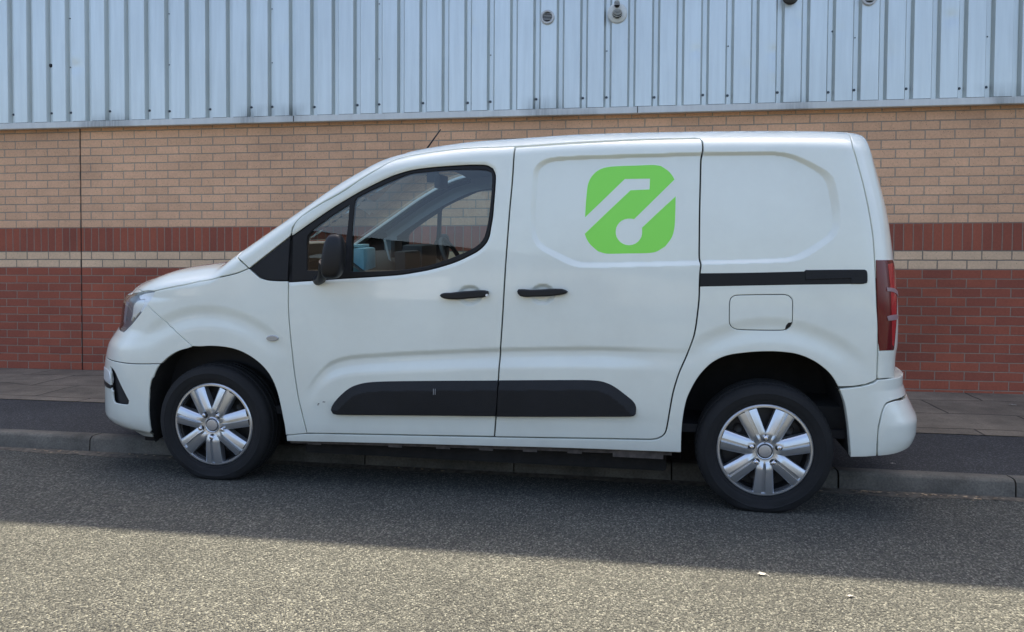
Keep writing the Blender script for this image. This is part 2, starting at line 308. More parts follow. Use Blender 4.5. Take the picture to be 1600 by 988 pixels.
# folded foot of each crown, thickness of the sheet
clad=b.build('metal_cladding',M_clad,bld,angle=25); at_b(clad)
b=MB()
b.grid([[(-38,YC-.012,CB-.006),(38,YC-.012,CB-.006)],[(-38,YC-.014,CB-.058),(38,YC-.014,CB-.058)],[(-38,YC-.008,CB-.063),(38,YC-.008,CB-.063)],[(-38,WALLY+.01,CB-.055),(38,WALLY+.01,CB-.055)]])
b.grid([[(-38,YC-.012,CB-.006),(38,YC-.012,CB-.006)],[(-38,WALLY+.02,CB+.004),(38,WALLY+.02,CB+.004)]])
at_b(b.build('drip_flashing',M_flash,bld,angle=20))
M_dark=mat('dark_void',(.012,.012,.013),.6)
b=MB(); b.box(-38,38,WALLY+.005,WALLY+.02,CB-.05,TOPZ); at_b(b.build('cladding_backing',M_dark,bld,smooth=False))
for x in (-3.03,.007,3.04,-6.07):
    b=MB(); b.box(x-.003,x+.003,YC-.0165,YC-.010,CB-.058,CB-.007); at_b(b.build('flashing_joint',M_dark,bld,smooth=False))
M_roof=mat('roof_sheet',(.30,.32,.34),.5); 
b=MB(); b.box(-38,38,YC-.05,WALLY+.25,TOPZ,TOPZ+.10); at_b(b.build('parapet_capping',M_flash,bld,smooth=False))
b=MB(); b.box(-38,38,WALLY+.31,WALLY+24,Z0-1.4,TOPZ-.1); at_b(b.build('roof_and_rear_walls',M_roof,bld,smooth=False))
M_screw=mat('screw_cap',(.06,.08,.10),.45,noise=.2)
b=MB(); b.lathe([(.0,-.009),(.005,-.009),(.0075,-.006),(.0075,-.003),(.011,-.0025),(.011,.001)],12); sc=b.build('screw',M_screw,bld); sc.location=(0,0,0)
def place(o,x,z,s=1,first=[True]):
    q=o if first[0] else o.copy()
    if not first[0]: COL.objects.link(q)
    first[0]=False; q.parent=bld; q.location=Vector((x,YV-.0005,z))-Vector(bld.location); q.scale=(s,s,s)
for k in range(-8,5):
    for j,dx in enumerate((0,.4,.8)):
        x=-.255+k+dx
        if -6.2<x<3.3: place(sc,x,Z0+1.64+rr.uniform(-.008,.008))
    x=-.255+k
    if -6.2<x<3.3: place(sc,x,Z0+2.05+rr.uniform(-.02,.02),.55); place(sc,x,Z0+2.52,.55)
place(sc,1.57,Z0+2.126,.8)
b=MB(); b.lathe([(0,-.010),(.014,-.008),(.019,.002)],7); o=b.build('tear_hole',M_dark,bld); o.location=Vector((-5.46,YV-.003,Z0+2.09))-Vector(bld.location)
# vents
M_vent=mat('vent_plastic',(.50,.51,.50),.5,noise=.12,nscale=30); M_ventw=mat('vent_white',(.62,.64,.60),.45,noise=.1,nscale=20)
def vent(x,z,r,kind):
    loc=Vector((x,YC,z))-Vector(bld.location); b=MB()
    if kind=='round':
        b.lathe([(r,.004),(r,-.016),(r*.96,-.020),(r*.74,-.021),(r*.70,-.017),(r*.70,.0)],40)
        o=b.build('round_vent',M_vent,bld); o.location=loc
        b=MB(); b.lathe([(0,-.002),(r*.71,-.002)],30); g=b.build('duct',M_dark,o)
        b=MB(); n=5
        for i in range(n):
            zz=(-.7+1.4*(i+.5)/n)*r*.72; hw=math.sqrt(max(0,(r*.72)**2-zz*zz))
            b.box(-hw,hw,-.016,-.012,zz-.0014,zz+.0014)
        b.build('louvre',M_vent,o,smooth=False)
    elif kind=='pipe':
        b.lathe([(r*1.12,.004),(r*1.12,-.006),(r*1.0,-.010),(r*.98,-.09),(r*.9,-.09),(r*.88,0)],40)
        o=b.build('flue_outlet',mat('flue_black',(.03,.03,.03),.5),bld); o.location=loc
        b=MB(); b.lathe([(0,-.02),(r*.9,-.02)],30); b.build('duct',M_dark,o)
    else:
        b.lathe([(r,.004),(r,-.010),(r*.93,-.018),(r*.62,-.026),(r*.40,-.028)],44)
        o=b.build('boiler_flue',M_ventw,bld); o.location=loc
        b=MB(); rr_=r*.50; prof=[]
        rows=[]
        for i in range(13):      # half-dome terminal guard
            a=-PI/2+PI*i/12*1.0; rows.append([(rr_*math.cos(a)*math.sin(q),-.026-.05*math.cos(a)*abs(math.cos(q)),-.012+rr_*.95*math.sin(a)*1.0) for q in np.linspace(-PI/2,PI/2,13)])
        b.grid(rows); b.build('duct',M_dark,o)
        b=MB()
        for i in range(7):
            zz=-.012+rr_*(-.80+1.5*i/6); ww=math.sqrt(max(.0004,rr_**2-(zz+.012)**2))
            b.tube([(ww*math.sin(q),-.031-.05*math.cos(q)*ww/rr_,zz) for q in np.linspace(-1.5,1.5,9)],.0024,6)
        b.build('guard_bars',M_ventw,o)
        b=MB(); b.lathe([(0,-.085),(.020,-.085),(.023,-.078),(.023,-.02)],24,c=(-.002,0,.062)); b.build('pipe_stub',M_dark,o)
        b=MB()
        for zz in (.048,.058,.068,.078): b.box(-.024,.02,-.088,-.085,zz-.0018,zz+.0018)
        b.build('stub_grille',M_ventw,o,smooth=False)
vent(-.759,Z0+2.326,.059,'round'); vent(-.17,Z0+2.333,.083,'flue'); vent(1.228,Z0+2.405,.056,'pipe'); vent(1.838,Z0+2.368,.059,'round')
# ---------------------------------------------------------------- building across the street (seen mirrored in the van's windows)
M_b2=brick_mat('far_brick',(.26,.24,.21),(.22,.2,.17),(.3,.28,.25),.225,.075,0,0); M_tile=mat('roof_tile',(.09,.075,.07),.8,noise=.3,nscale=6)
M_wh=mat('white_frame',(.7,.7,.7),.5); M_gl=mat('dark_glass',(.03,.04,.05),.08)
op=empty('industrial_unit',(0,-18,0)); tag(op,'low gabled brown industrial unit across the street facing the van','building')
AX,AZ,EZ=-13,4.5,2.0                       # low-pitched gable facing the street
def gx(x): return AZ-(abs(x-AX)/14)*(AZ-EZ)
b=MB(); b.box(AX-14,AX+14,-22,0,-1.5,EZ-.05); b.build('wall',M_b2,op,smooth=False)
b=MB(); f=[b.bm.verts.new(q) for q in ((AX-14,0,EZ-.05),(AX+14,0,EZ-.05),(AX,0,AZ-.05))]; b.bm.faces.new(f); b.build('gable_cladding',mat('brown_cladding',(.07,.055,.045),.6,noise=.2),op,smooth=False)
b=MB(); b.grid([[(AX-14.4,.3,EZ-.07),(AX,.3,AZ),(AX+14.4,.3,EZ-.07)],[(AX-14.4,-22,EZ-.07),(AX,-22,AZ),(AX+14.4,-22,EZ-.07)]]); b.build('roof',M_tile,op,smooth=False)
for i in range(5):
    x=AX-12+i*5.2; b=MB(); b.box(x,x+2.6,.01,.06,-.9,1.5); o=b.build('roller_door',M_wh if i%2 else M_tile,op,smooth=False)
sheet('opposite_pavement',[-120,-30,0,30,120],[-18,-11,-6.5],lambda x,y:roadz(x)+.1,M_tar)
# ================================================================ van outlines
# measured profile curves of the van, in metres (s rearwards from the front axle, z above the hubs)
K_ts=[-0.6036,-0.5461,-0.4652,-0.3055,-0.1484,0,0.112,0.226,0.3384,0.4863,0.6318,0.775,0.8809,0.9856,1.158,1.345,1.535,1.693,1.855,2.143,2.423,2.637,2.877,3.159,3.212]
K_tz=[0.7232,0.7474,0.7723,0.8153,0.8378,0.862,0.934,1.008,1.082,1.179,1.275,1.356,1.407,1.438,1.468,1.489,1.499,1.508,1.516,1.521,1.522,1.521,1.518,1.509,1.507]
K_nz=[-0.2,-0.08,-0.06163,-0.01702,0.1193,0.2403,0.3012,0.3762,0.437,0.4826,0.5864,0.6385,0.6609]
K_ns=[-0.72,-0.83,-0.922,-0.964,-0.9561,-0.948,-0.9366,-0.9136,-0.8693,-0.8394,-0.8226,-0.8106,-0.7853]
K_rz=[0.3147,0.4248,0.5033,0.5968,0.6838,0.7834,0.9007,1.009,1.124,1.231,1.347,1.436,1.466]
K_rs=[3.418,3.417,3.424,3.423,3.418,3.406,3.39,3.374,3.353,3.325,3.293,3.272,3.27]
K_bz=[-0.25,-0.12,-0.014,0.026,0.075,0.13,0.184,0.247,0.307]
K_bs=[3.33,3.45,3.51,3.54,3.553,3.553,3.531,3.5,3.48]
OUT={
 'bonnet_seam':[(-0.6762,0.6928),(-0.6422,0.6868),(-0.4686,0.6927),(-0.425,0.6866),(-0.3736,0.6928),(-0.3223,0.6925),(-0.2341,0.7111),(-0.1302,0.7312),(-0.0521,0.7488),(0.0527,0.7688),(0.1549,0.7922),(0.1951,0.8067),(0.225,0.8191)],
 'sail_low':[(0.2293,0.8169),(0.2481,0.8026),(0.282,0.7755),(0.3114,0.7646),(0.346,0.7596),(0.3916,0.7581),(0.44,0.7582)],
 'cowl':[(0.1497,0.8738),(0.1802,0.8569),(0.2055,0.8361),(0.2275,0.8185)],
 'door_front':[(0.441,0.7559),(0.4403,0.6925),(0.4404,0.6247),(0.4469,0.5246),(0.4561,0.4273),(0.4654,0.3261),(0.4769,0.2275),(0.4862,0.158),(0.4992,0.0948),(0.5114,0.0345),(0.5231,-0.0211)],
 'door_top':[(0.4529,0.9881),(0.4584,1.02),(0.476,1.054),(0.5013,1.081),(0.5362,1.107),(0.6191,1.156),(0.7097,1.202),(0.8002,1.262),(0.9037,1.325),(0.9442,1.352),(0.9918,1.373),(1.039,1.386),(1.091,1.394),(1.21,1.409),(1.339,1.419),(1.47,1.422),(1.583,1.425)],
 'bpillar':[(1.583,1.425),(1.577,1.263),(1.567,1.11),(1.557,0.9266),(1.552,0.8347),(1.541,0.5853),(1.528,0.3704),(1.524,0.2926),(1.512,0.1238),(1.502,0.009)],
 'door_low':[(0.523,-0.0221),(0.8014,-0.0124),(1.137,-0.0029),(1.502,0.0081)],
 'slide_low':[(1.502,0.0071),(1.748,0.0147),(2.027,0.0238),(2.254,0.0307),(2.287,0.0364),(2.311,0.0486),(2.325,0.065),(2.332,0.0889),(2.337,0.1213),(2.346,0.189),(2.357,0.2601),(2.372,0.3216),(2.388,0.3722),(2.416,0.4408),(2.441,0.5125),(2.452,0.5643),(2.458,0.6159),(2.465,0.6981),(2.466,0.764),(2.467,0.8309)],
 'slide_rear':[(2.467,0.8309),(2.47,0.8663),(2.463,0.8919),(2.461,0.9928),(2.46,1.091),(2.46,1.228),(2.461,1.35),(2.467,1.382),(2.467,1.418),(2.463,1.439),(2.453,1.448),(2.433,1.454)],
 'slide_top':[(2.433,1.454),(2.297,1.454),(2.118,1.45),(1.937,1.443),(1.753,1.434),(1.583,1.425)],
 'tail_seam':[(3.144,1.476),(3.129,1.409),(3.146,1.345),(3.165,1.277),(3.18,1.218),(3.197,1.142),(3.21,1.075),(3.22,1.016),(3.226,0.9659),(3.232,0.8947),(3.239,0.7983),(3.247,0.685),(3.253,0.6255),(3.256,0.5766),(3.258,0.487),(3.259,0.4228),(3.261,0.3621)],
 'qtr_low':[(3.261,0.3566),(3.245,0.3446),(3.197,0.3281),(3.155,0.32),(3.097,0.3124)],
 'arch_r':[(2.406,-0.0496),(2.405,-0.0252),(2.404,0.0356),(2.405,0.0898),(2.409,0.1462),(2.416,0.1975),(2.426,0.2416),(2.442,0.2809),(2.463,0.3237),(2.49,0.3641),(2.525,0.4022),(2.566,0.4299),(2.607,0.4461),(2.653,0.4555),(2.719,0.4642),(2.784,0.4683),(2.838,0.4676),(2.893,0.4623),(2.938,0.4501),(2.98,0.4309),(3.015,0.4083),(3.046,0.3821),(3.071,0.3512),(3.091,0.3156),(3.108,0.2764),(3.122,0.2369),(3.134,0.18),(3.144,0.1226),(3.152,0.0647),(3.16,0.004)],
 'arch_f':[(-0.3794,-0.1023),(-0.3649,-0.0542),(-0.3679,-0.0037),(-0.3677,0.0463),(-0.3632,0.0961),(-0.3565,0.1387),(-0.3455,0.1813),(-0.3284,0.2308),(-0.3042,0.2803),(-0.2797,0.3129),(-0.2482,0.3415),(-0.2126,0.3659),(-0.1715,0.3864),(-0.1144,0.4031),(-0.052,0.4119),(0.007,0.4164),(0.0654,0.4155),(0.1161,0.4104),(0.1665,0.3986),(0.2177,0.3774),(0.2657,0.3482),(0.3033,0.316),(0.3347,0.2769),(0.3572,0.2333),(0.3736,0.1839),(0.3863,0.1233),(0.3958,0.0621),(0.4028,0.0141),(0.4066,-0.0371)],
 'bumper_low':[(-0.5854,-0.0608),(-0.5181,-0.0631),(-0.5523,-0.1128),(-0.4739,-0.1138),(-0.3795,-0.1036)],
 'wing_seam':[(-0.3613,0.6171),(-0.3206,0.5871),(-0.2791,0.5586),(-0.2292,0.5201),(-0.1819,0.4813),(-0.0938,0.4121)],
 'headlight':[(-0.6639,0.6421),(-0.6664,0.6481),(-0.615,0.658),(-0.4858,0.6761),(-0.4272,0.6849),(-0.3793,0.6916),(-0.3476,0.6951),(-0.3295,0.6932),(-0.3217,0.6878),(-0.3239,0.681),(-0.3498,0.6447),(-0.3667,0.6238),(-0.3901,0.5988),(-0.4146,0.5736),(-0.4462,0.5442),(-0.4924,0.5079),(-0.5303,0.4838),(-0.5546,0.4677),(-0.57,0.4604),(-0.5891,0.4622),(-0.6148,0.4758),(-0.637,0.4901),(-0.6418,0.514),(-0.6463,0.5488),(-0.6318,0.586),(-0.6334,0.6206),(-0.662,0.6342)],
 'lamp_white':[(-0.4656,0.6633),(-0.3982,0.6793),(-0.3311,0.6875),(-0.3262,0.6826),(-0.3669,0.6271),(-0.395,0.5952),(-0.4149,0.5804),(-0.4319,0.5794),(-0.4159,0.6042),(-0.3926,0.6394),(-0.4029,0.6528),(-0.4402,0.6495)],
 'lamp_bowl':[(-0.4443,0.6467),(-0.4074,0.6513),(-0.3959,0.6426),(-0.4111,0.6147),(-0.4364,0.5825),(-0.4668,0.5599),(-0.4846,0.543),(-0.501,0.5486),(-0.5204,0.5244),(-0.5278,0.5272),(-0.509,0.5704),(-0.5055,0.6051),(-0.4815,0.6275)],
 'lamp_glow':[(-0.5204,0.5244),(-0.509,0.5704),(-0.4974,0.592),(-0.4588,0.5776),(-0.4846,0.5448),(-0.5069,0.5325)],
 'sail_top':[(0.2293,0.8169),(0.3344,0.8973),(0.4529,0.9856)],
 'win_outer':[(0.4564,0.7565),(0.4572,0.8706),(0.4584,0.9825),(0.5302,1.031),(0.6116,1.085),(0.6822,1.13),(0.7523,1.171),(0.832,1.214),(0.9113,1.252),(0.9803,1.281),(1.059,1.304),(1.128,1.315),(1.206,1.322),(1.284,1.327),(1.351,1.33),(1.409,1.33),(1.448,1.327),(1.477,1.312),(1.49,1.282),(1.49,1.226),(1.486,1.151),(1.482,1.086),(1.474,1.03),(1.468,0.9927),(1.457,0.9647),(1.436,0.9384),(1.41,0.9176),(1.362,0.8919),(1.314,0.8698),(1.247,0.8465),(1.169,0.8258),(1.1,0.8126),(1.021,0.8002),(0.8715,0.7877),(0.7197,0.7769),(0.5863,0.7662)],
 'glass_main':[(0.7722,0.8103),(0.773,0.893),(0.7738,1.008),(0.7781,1.085),(0.7852,1.157),(0.7978,1.176),(0.8723,1.214),(0.9613,1.252),(1.059,1.29),(1.138,1.3),(1.206,1.306),(1.304,1.31),(1.391,1.31),(1.448,1.306),(1.47,1.297),(1.476,1.277),(1.474,1.198),(1.468,1.123),(1.459,1.049),(1.449,1.002),(1.437,0.9739),(1.409,0.9438),(1.362,0.9172),(1.294,0.8884),(1.237,0.8662),(1.169,0.8447),(1.1,0.8316),(1.021,0.8211),(0.9013,0.8139)],
 'glass_quarter':[(0.5382,0.8131),(0.5371,0.8908),(0.5357,0.9684),(0.5435,0.9927),(0.5821,1.027),(0.663,1.083),(0.7553,1.141),(0.7496,1.047),(0.7411,0.9696),(0.7343,0.9004),(0.718,0.8964),(0.717,0.8251),(0.6373,0.8144)],
 'handle1':[(1.235,0.7007),(1.241,0.7084),(1.258,0.7137),(1.291,0.7156),(1.323,0.7199),(1.368,0.7244),(1.42,0.729),(1.456,0.7296),(1.474,0.7249),(1.476,0.7149),(1.466,0.701),(1.446,0.6943),(1.395,0.6896),(1.337,0.6835),(1.291,0.6827),(1.259,0.6859),(1.243,0.692)],
 'handle2':[(1.615,0.7273),(1.621,0.7373),(1.649,0.7378),(1.687,0.7359),(1.737,0.7392),(1.787,0.7425),(1.83,0.7419),(1.851,0.7349),(1.858,0.7288),(1.849,0.7201),(1.818,0.7121),(1.762,0.705),(1.7,0.7026),(1.656,0.7006),(1.63,0.7051),(1.619,0.7149)],
 'cup1':[(1.414,0.7058),(1.412,0.693),(1.406,0.6809),(1.396,0.6705),(1.384,0.6623),(1.369,0.6571),(1.354,0.6551),(1.338,0.6565),(1.323,0.6612),(1.311,0.6689),(1.301,0.679),(1.295,0.6909),(1.293,0.7037),(1.294,0.7166),(1.3,0.7287),(1.31,0.7391),(1.322,0.7472),(1.337,0.7524),(1.353,0.7543),(1.368,0.7529),(1.383,0.7482),(1.395,0.7405),(1.405,0.7304),(1.411,0.7186)],
 'cup2':[(1.797,0.7246),(1.795,0.712),(1.79,0.7002),(1.781,0.6899),(1.769,0.6819),(1.755,0.6768),(1.74,0.6748),(1.724,0.6762),(1.71,0.6808),(1.698,0.6884),(1.688,0.6984),(1.682,0.71),(1.68,0.7227),(1.682,0.7354),(1.688,0.7472),(1.697,0.7575),(1.709,0.7654),(1.723,0.7705),(1.738,0.7724),(1.753,0.771),(1.767,0.7663),(1.779,0.7588),(1.789,0.7488),(1.795,0.7372)],
 'rec_out':[(2.467,1.385),(2.224,1.379),(1.962,1.375),(1.81,1.37),(1.765,1.367),(1.724,1.358),(1.693,1.338),(1.676,1.312),(1.671,1.268),(1.67,1.197),(1.667,1.107),(1.67,1.027),(1.679,0.9778),(1.703,0.936),(1.794,0.8851),(1.858,0.8546),(1.894,0.8444),(1.929,0.8404),(2.149,0.8483),(2.467,0.8589),(2.469,0.8615),(2.678,0.8699),(2.844,0.8768),(2.893,0.8824),(2.925,0.8946),(2.957,0.9118),(3.061,0.9902),(3.076,1.016),(3.082,1.045),(3.078,1.133),(3.067,1.201),(3.054,1.252),(3.041,1.277),(3.027,1.29),(2.957,1.33),(2.908,1.354),(2.867,1.37),(2.834,1.378),(2.801,1.381),(2.626,1.384),(2.466,1.385)],
 'rec_in':[(2.467,1.364),(2.225,1.36),(1.962,1.354),(1.828,1.349),(1.774,1.346),(1.739,1.336),(1.714,1.322),(1.702,1.297),(1.698,1.25),(1.696,1.179),(1.692,1.107),(1.692,1.036),(1.698,0.9958),(1.716,0.9646),(1.739,0.947),(1.83,0.905),(1.884,0.8789),(1.911,0.8712),(1.938,0.8688),(2.149,0.8737),(2.462,0.8848),(2.468,0.8848),(2.678,0.8913),(2.827,0.8987),(2.868,0.905),(2.9,0.9172),(2.924,0.9318),(3.012,0.9916),(3.035,1.01),(3.045,1.041),(3.043,1.091),(3.036,1.142),(3.024,1.201),(3.014,1.242),(3.003,1.262),(2.983,1.281),(2.917,1.32),(2.876,1.342),(2.834,1.356),(2.801,1.362),(2.752,1.364),(2.627,1.365),(2.466,1.365)],
 'rail':[(2.466,0.826),(2.679,0.8313),(2.926,0.8403),(2.933,0.8463),(3.181,0.8508),(3.195,0.8468),(3.2,0.8359),(3.201,0.8024),(3.196,0.7897),(3.183,0.7845),(2.846,0.7746),(2.467,0.7611)],
 'rail_cover':[(2.93,0.8421),(2.933,0.8463),(3.181,0.8508),(3.195,0.8468),(3.2,0.8359),(3.201,0.8024),(3.196,0.7897),(3.183,0.7845),(3.129,0.7829),(3.127,0.8073),(2.932,0.7988)],
 'flap':[(2.603,0.6927),(2.607,0.7097),(2.619,0.7212),(2.637,0.7261),(2.744,0.7302),(2.847,0.7319),(2.866,0.7255),(2.877,0.7145),(2.881,0.6978),(2.882,0.6475),(2.882,0.6083),(2.873,0.5857),(2.857,0.573),(2.835,0.5691),(2.748,0.567),(2.641,0.5678),(2.619,0.5764),(2.608,0.5897),(2.604,0.6078),(2.603,0.6531)],
 'flap_notch':[(2.882,0.6072),(2.873,0.5857),(2.853,0.5729),(2.856,0.5909),(2.866,0.6046)],
 'mould1':[(0.6685,0.1144),(0.672,0.1321),(0.6868,0.1584),(0.7127,0.1863),(0.7481,0.2171),(0.783,0.2384),(0.8313,0.2548),(0.8791,0.2632),(0.9603,0.27),(1.187,0.2807),(1.524,0.2945),(1.521,0.2023),(1.513,0.1192),(1.185,0.1084),(0.9154,0.0988),(0.7022,0.0915),(0.6788,0.0959)],
 'mould2':[(1.529,0.2953),(1.768,0.305),(1.955,0.3116),(2.016,0.3088),(2.054,0.2988),(2.091,0.2801),(2.14,0.2443),(2.171,0.2191),(2.184,0.2019),(2.188,0.1844),(2.187,0.1591),(2.179,0.1498),(2.16,0.1453),(1.832,0.1304),(1.519,0.1175),(1.523,0.2024)],
 'sill':[(0.4066,-0.0373),(0.5214,-0.0307),(0.9363,-0.0159),(1.501,0.0004),(1.904,0.0129),(2.239,0.0208),(2.299,0.0259),(2.334,0.0419),(2.352,0.071)],
 'sill_top':[(0.4065,-0.0314),(0.5209,-0.0256),(0.9112,-0.0145),(1.502,0.0019),(1.958,0.0175),(2.254,0.0255),(2.309,0.0307),(2.336,0.0449),(2.35,0.0711),(2.4,0.1115)],
 'sill_low':[(0.4042,-0.0719),(0.9346,-0.0565),(1.5,-0.043),(1.904,-0.0339),(2.402,-0.0275)],
 'taillight':[(3.234,0.8925),(3.28,0.8921),(3.33,0.8917),(3.339,0.8763),(3.353,0.832),(3.358,0.7637),(3.355,0.6908),(3.352,0.6298),(3.347,0.5562),(3.34,0.4824),(3.296,0.4857),(3.261,0.486),(3.252,0.5751),(3.245,0.6971),(3.238,0.8185)],
 'tail_red':[(3.295,0.8723),(3.328,0.877),(3.337,0.8396),(3.347,0.7651),(3.348,0.6918),(3.346,0.6308),(3.341,0.5571),(3.336,0.4989),(3.325,0.5097),(3.32,0.5967),(3.315,0.6705),(3.31,0.756),(3.302,0.8172)],
 'tail_hook1':[(3.287,0.7692),(3.31,0.767),(3.332,0.7618),(3.357,0.7456),(3.361,0.7236),(3.342,0.7383),(3.314,0.7485),(3.289,0.7521)],
 'tail_hook2':[(3.291,0.6401),(3.319,0.6446),(3.354,0.643),(3.357,0.626),(3.341,0.6209),(3.297,0.6204)],
 'tail_low':[(3.26,0.4816),(3.296,0.4825),(3.341,0.4784),(3.356,0.44),(3.36,0.35),(3.304,0.3588),(3.261,0.3589),(3.26,0.4147)],
 'repeater':[(0.3879,0.4683),(0.3868,0.4644),(0.3834,0.4607),(0.3781,0.4574),(0.3712,0.4549),(0.3632,0.4531),(0.3546,0.4524),(0.346,0.4526),(0.338,0.4539),(0.3311,0.4561),(0.3259,0.4591),(0.3226,0.4626),(0.3215,0.4665),(0.3227,0.4704),(0.3261,0.4741),(0.3314,0.4774),(0.3384,0.48),(0.3464,0.4817),(0.355,0.4824),(0.3636,0.4822),(0.3716,0.4809),(0.3784,0.4787),(0.3836,0.4757),(0.3869,0.4722)],
 'vent_hole':[(-0.779,0.2397),(-0.7184,0.2579),(-0.6607,0.2652),(-0.6275,0.2567),(-0.5994,0.2358),(-0.561,0.1837),(-0.521,0.1287),(-0.5013,0.101),(-0.5052,0.0881),(-0.5185,0.0807),(-0.5554,0.0782),(-0.6048,0.0768),(-0.6275,0.0792),(-0.6364,0.0878),(-0.6404,0.1174),(-0.6361,0.1382),(-0.651,0.1458),(-0.6538,0.1705),(-0.783,0.1432),(-0.7737,0.1735)],
 'vent_lip':[(-0.4963,0.0965),(-0.5037,0.0758),(-0.5209,0.0564),(-0.5516,0.0426),(-0.6192,0.0301),(-0.7254,0.019)],
 'bumper_groove':[(-0.771,0.2678),(-0.4912,0.3056),(-0.2879,0.3153)],
 'lip_line':[(-0.7768,-0.0205),(-0.7038,-0.0174),(-0.6078,-0.0139),(-0.4741,-0.0053),(-0.3669,0.0022)],
 'corner_f':[(-0.7858,-0.0168),(-0.7552,-0.025)],
 'scallop':[(0.5463,0.2039),(0.5903,0.2659),(0.6473,0.3212),(0.7031,0.3495),(0.7856,0.3692),(0.9214,0.3826),(1.082,0.3966),(1.241,0.4078),(1.397,0.4189),(1.526,0.4265),(1.703,0.4355),(1.953,0.4453),(2.197,0.4463)],
 'logo':[(1.929,1.081),(1.931,1.143),(1.935,1.205),(1.94,1.24),(1.955,1.273),(1.985,1.302),(2.025,1.317),(2.086,1.322),(2.165,1.324),(2.243,1.326),(2.278,1.321),(2.312,1.298),(2.332,1.275),(2.342,1.257),(2.255,1.169),(2.16,1.073),(2.145,1.075),(2.131,1.075),(2.116,1.072),(2.103,1.066),(2.092,1.057),(2.083,1.045),(2.077,1.032),(2.075,1.017),(2.076,1.002),(2.08,0.9884),(2.088,0.9757),(2.098,0.965),(2.111,0.9571),(2.124,0.9522),(2.139,0.9508),(2.153,0.9528),(2.167,0.9581),(2.179,0.9665),(2.188,0.9774),(2.195,0.9903),(2.198,1.004),(2.198,1.019),(2.197,1.033),(2.274,1.108),(2.349,1.179),(2.349,1.108),(2.347,1.038),(2.336,0.9904),(2.307,0.9468),(2.265,0.9212),(2.226,0.9147),(2.13,0.9121),(2.034,0.9104),(1.994,0.9206),(1.958,0.9512),(1.94,0.9767),(1.929,1.003),(2.03,1.102),(2.14,1.208),(2.228,1.212),(2.229,1.262),(2.112,1.261),(2.019,1.169)],
 'rb_out':[(3.094,0.3112),(3.152,0.3187),(3.194,0.3268),(3.248,0.3429),(3.264,0.3571),(3.348,0.3555),(3.404,0.34),(3.429,0.3184)],
 'rb_low':[(3.158,0.006),(3.276,0.0213),(3.355,0.0326),(3.412,0.0534)],
 'rb_seam':[(3.277,0.0273),(3.273,0.0849),(3.274,0.1329),(3.282,0.1773),(3.288,0.2062),(3.298,0.2316),(3.309,0.2437),(3.329,0.2505),(3.357,0.2539),(3.404,0.2504)],
}
WC=.89
def pchip(xk,yk,x):
    xk=np.asarray(xk,float);yk=np.asarray(yk,float);x=np.clip(np.asarray(x,float),xk[0],xk[-1])
    h=np.diff(xk);d=np.diff(yk)/h;m=np.zeros_like(yk)
    w1=2*h[1:]+h[:-1];w2=h[1:]+2*h[:-1]
    ok=d[:-1]*d[1:]>0
    with np.errstate(all='ignore'):
        m[1:-1]=np.where(ok,(w1+w2)/(w1/np.where(ok,d[:-1],1)+w2/np.where(ok,d[1:],1)),0)
    m[0]=d[0];m[-1]=d[-1]
    i=np.clip(np.searchsorted(xk,x)-1,0,len(h)-1);t=(x-xk[i])/h[i]
    return (2*t**3-3*t**2+1)*yk[i]+(t**3-2*t**2+t)*h[i]*m[i]+(3*t**2-2*t**3)*yk[i+1]+(t**3-t**2)*h[i]*m[i+1]
def sup(d,a,p,q):
    r=np.clip((a-d)/a,0,1)
    return np.clip(1-r**p,0,1)**(1/q)
def supinv(F,a,p,q):   # distance from the edge at which the width factor is F
    return a-a*(1-np.clip(F,0,1)**q)**(1/p)
AF=(.62,2.1,2.6);AR=(.22,2.4,5.);AT=(.13,2.2,4.2)
def yside(s,z):
    z=np.asarray(z,float)
    y=-.035+np.where(z>.35,.085*np.clip((z-.35)/1.05,0,2)**1.8,.03*np.clip((.35-z)/.5,0,2)**2)
    return y+.035*np.clip((1-np.asarray(s))/1.8,0,2)**2+.02*np.clip((s-2.6)/1.,0,2)**2
# ================================================================ the van
RL=.2953; OX=1.39                          # hub height above the tyre contact, root position along the van
van=empty('delivery_van'); tag(van,'white small panel van with green square logo, parked half on the pavement','van')
Mv=Matrix(((.999763,.019909,.008850),(-.019243,.997366,-.069940),(-.010219,.069753,.997512)))
van.matrix_world=Matrix.Translation(Vector((-2.17547,3.99367,-.71012+Z0))+Mv@Vector((OX,WC,-RL)))@Mv.to_4x4()
def loc3(s,y,z): return (s-OX,y-WC,z+RL)   # axle coordinates to van coordinates
def zt(s): return pchip(K_ts,K_tz,s)
def sn(z): return pchip(K_nz,K_ns,z)
def sr(z): return pchip(K_rz,K_rs,z)
def sb(z): return pchip(K_bz,K_bs,z)
def poly(l): return np.array(l,float)
def dseg(P,L,closed=False):
    "distance of points P to polyline L"
    A=L if closed else L[:-1]; B=np.roll(L,-1,0) if closed else L[1:]
    out=np.full(len(P),1e9)
    for a,b in zip(A,B):
        d=b-a; t=np.clip(((P-a)@d)/max(1e-12,d@d),0,1); out=np.minimum(out,np.hypot(*(P-a-t[:,None]*d).T))
    return out
def inside(P,L):
    x,y=P.T; c=np.zeros(len(P),bool); n=len(L)
    for i in range(n):
        x0,y0=L[i];x1,y1=L[(i+1)%n]
        m=(y0>y)!=(y1>y)
        with np.errstate(all='ignore'): c^=m&(x<(x1-x0)*(y-y0)/(y1-y0)+x0)
    return c
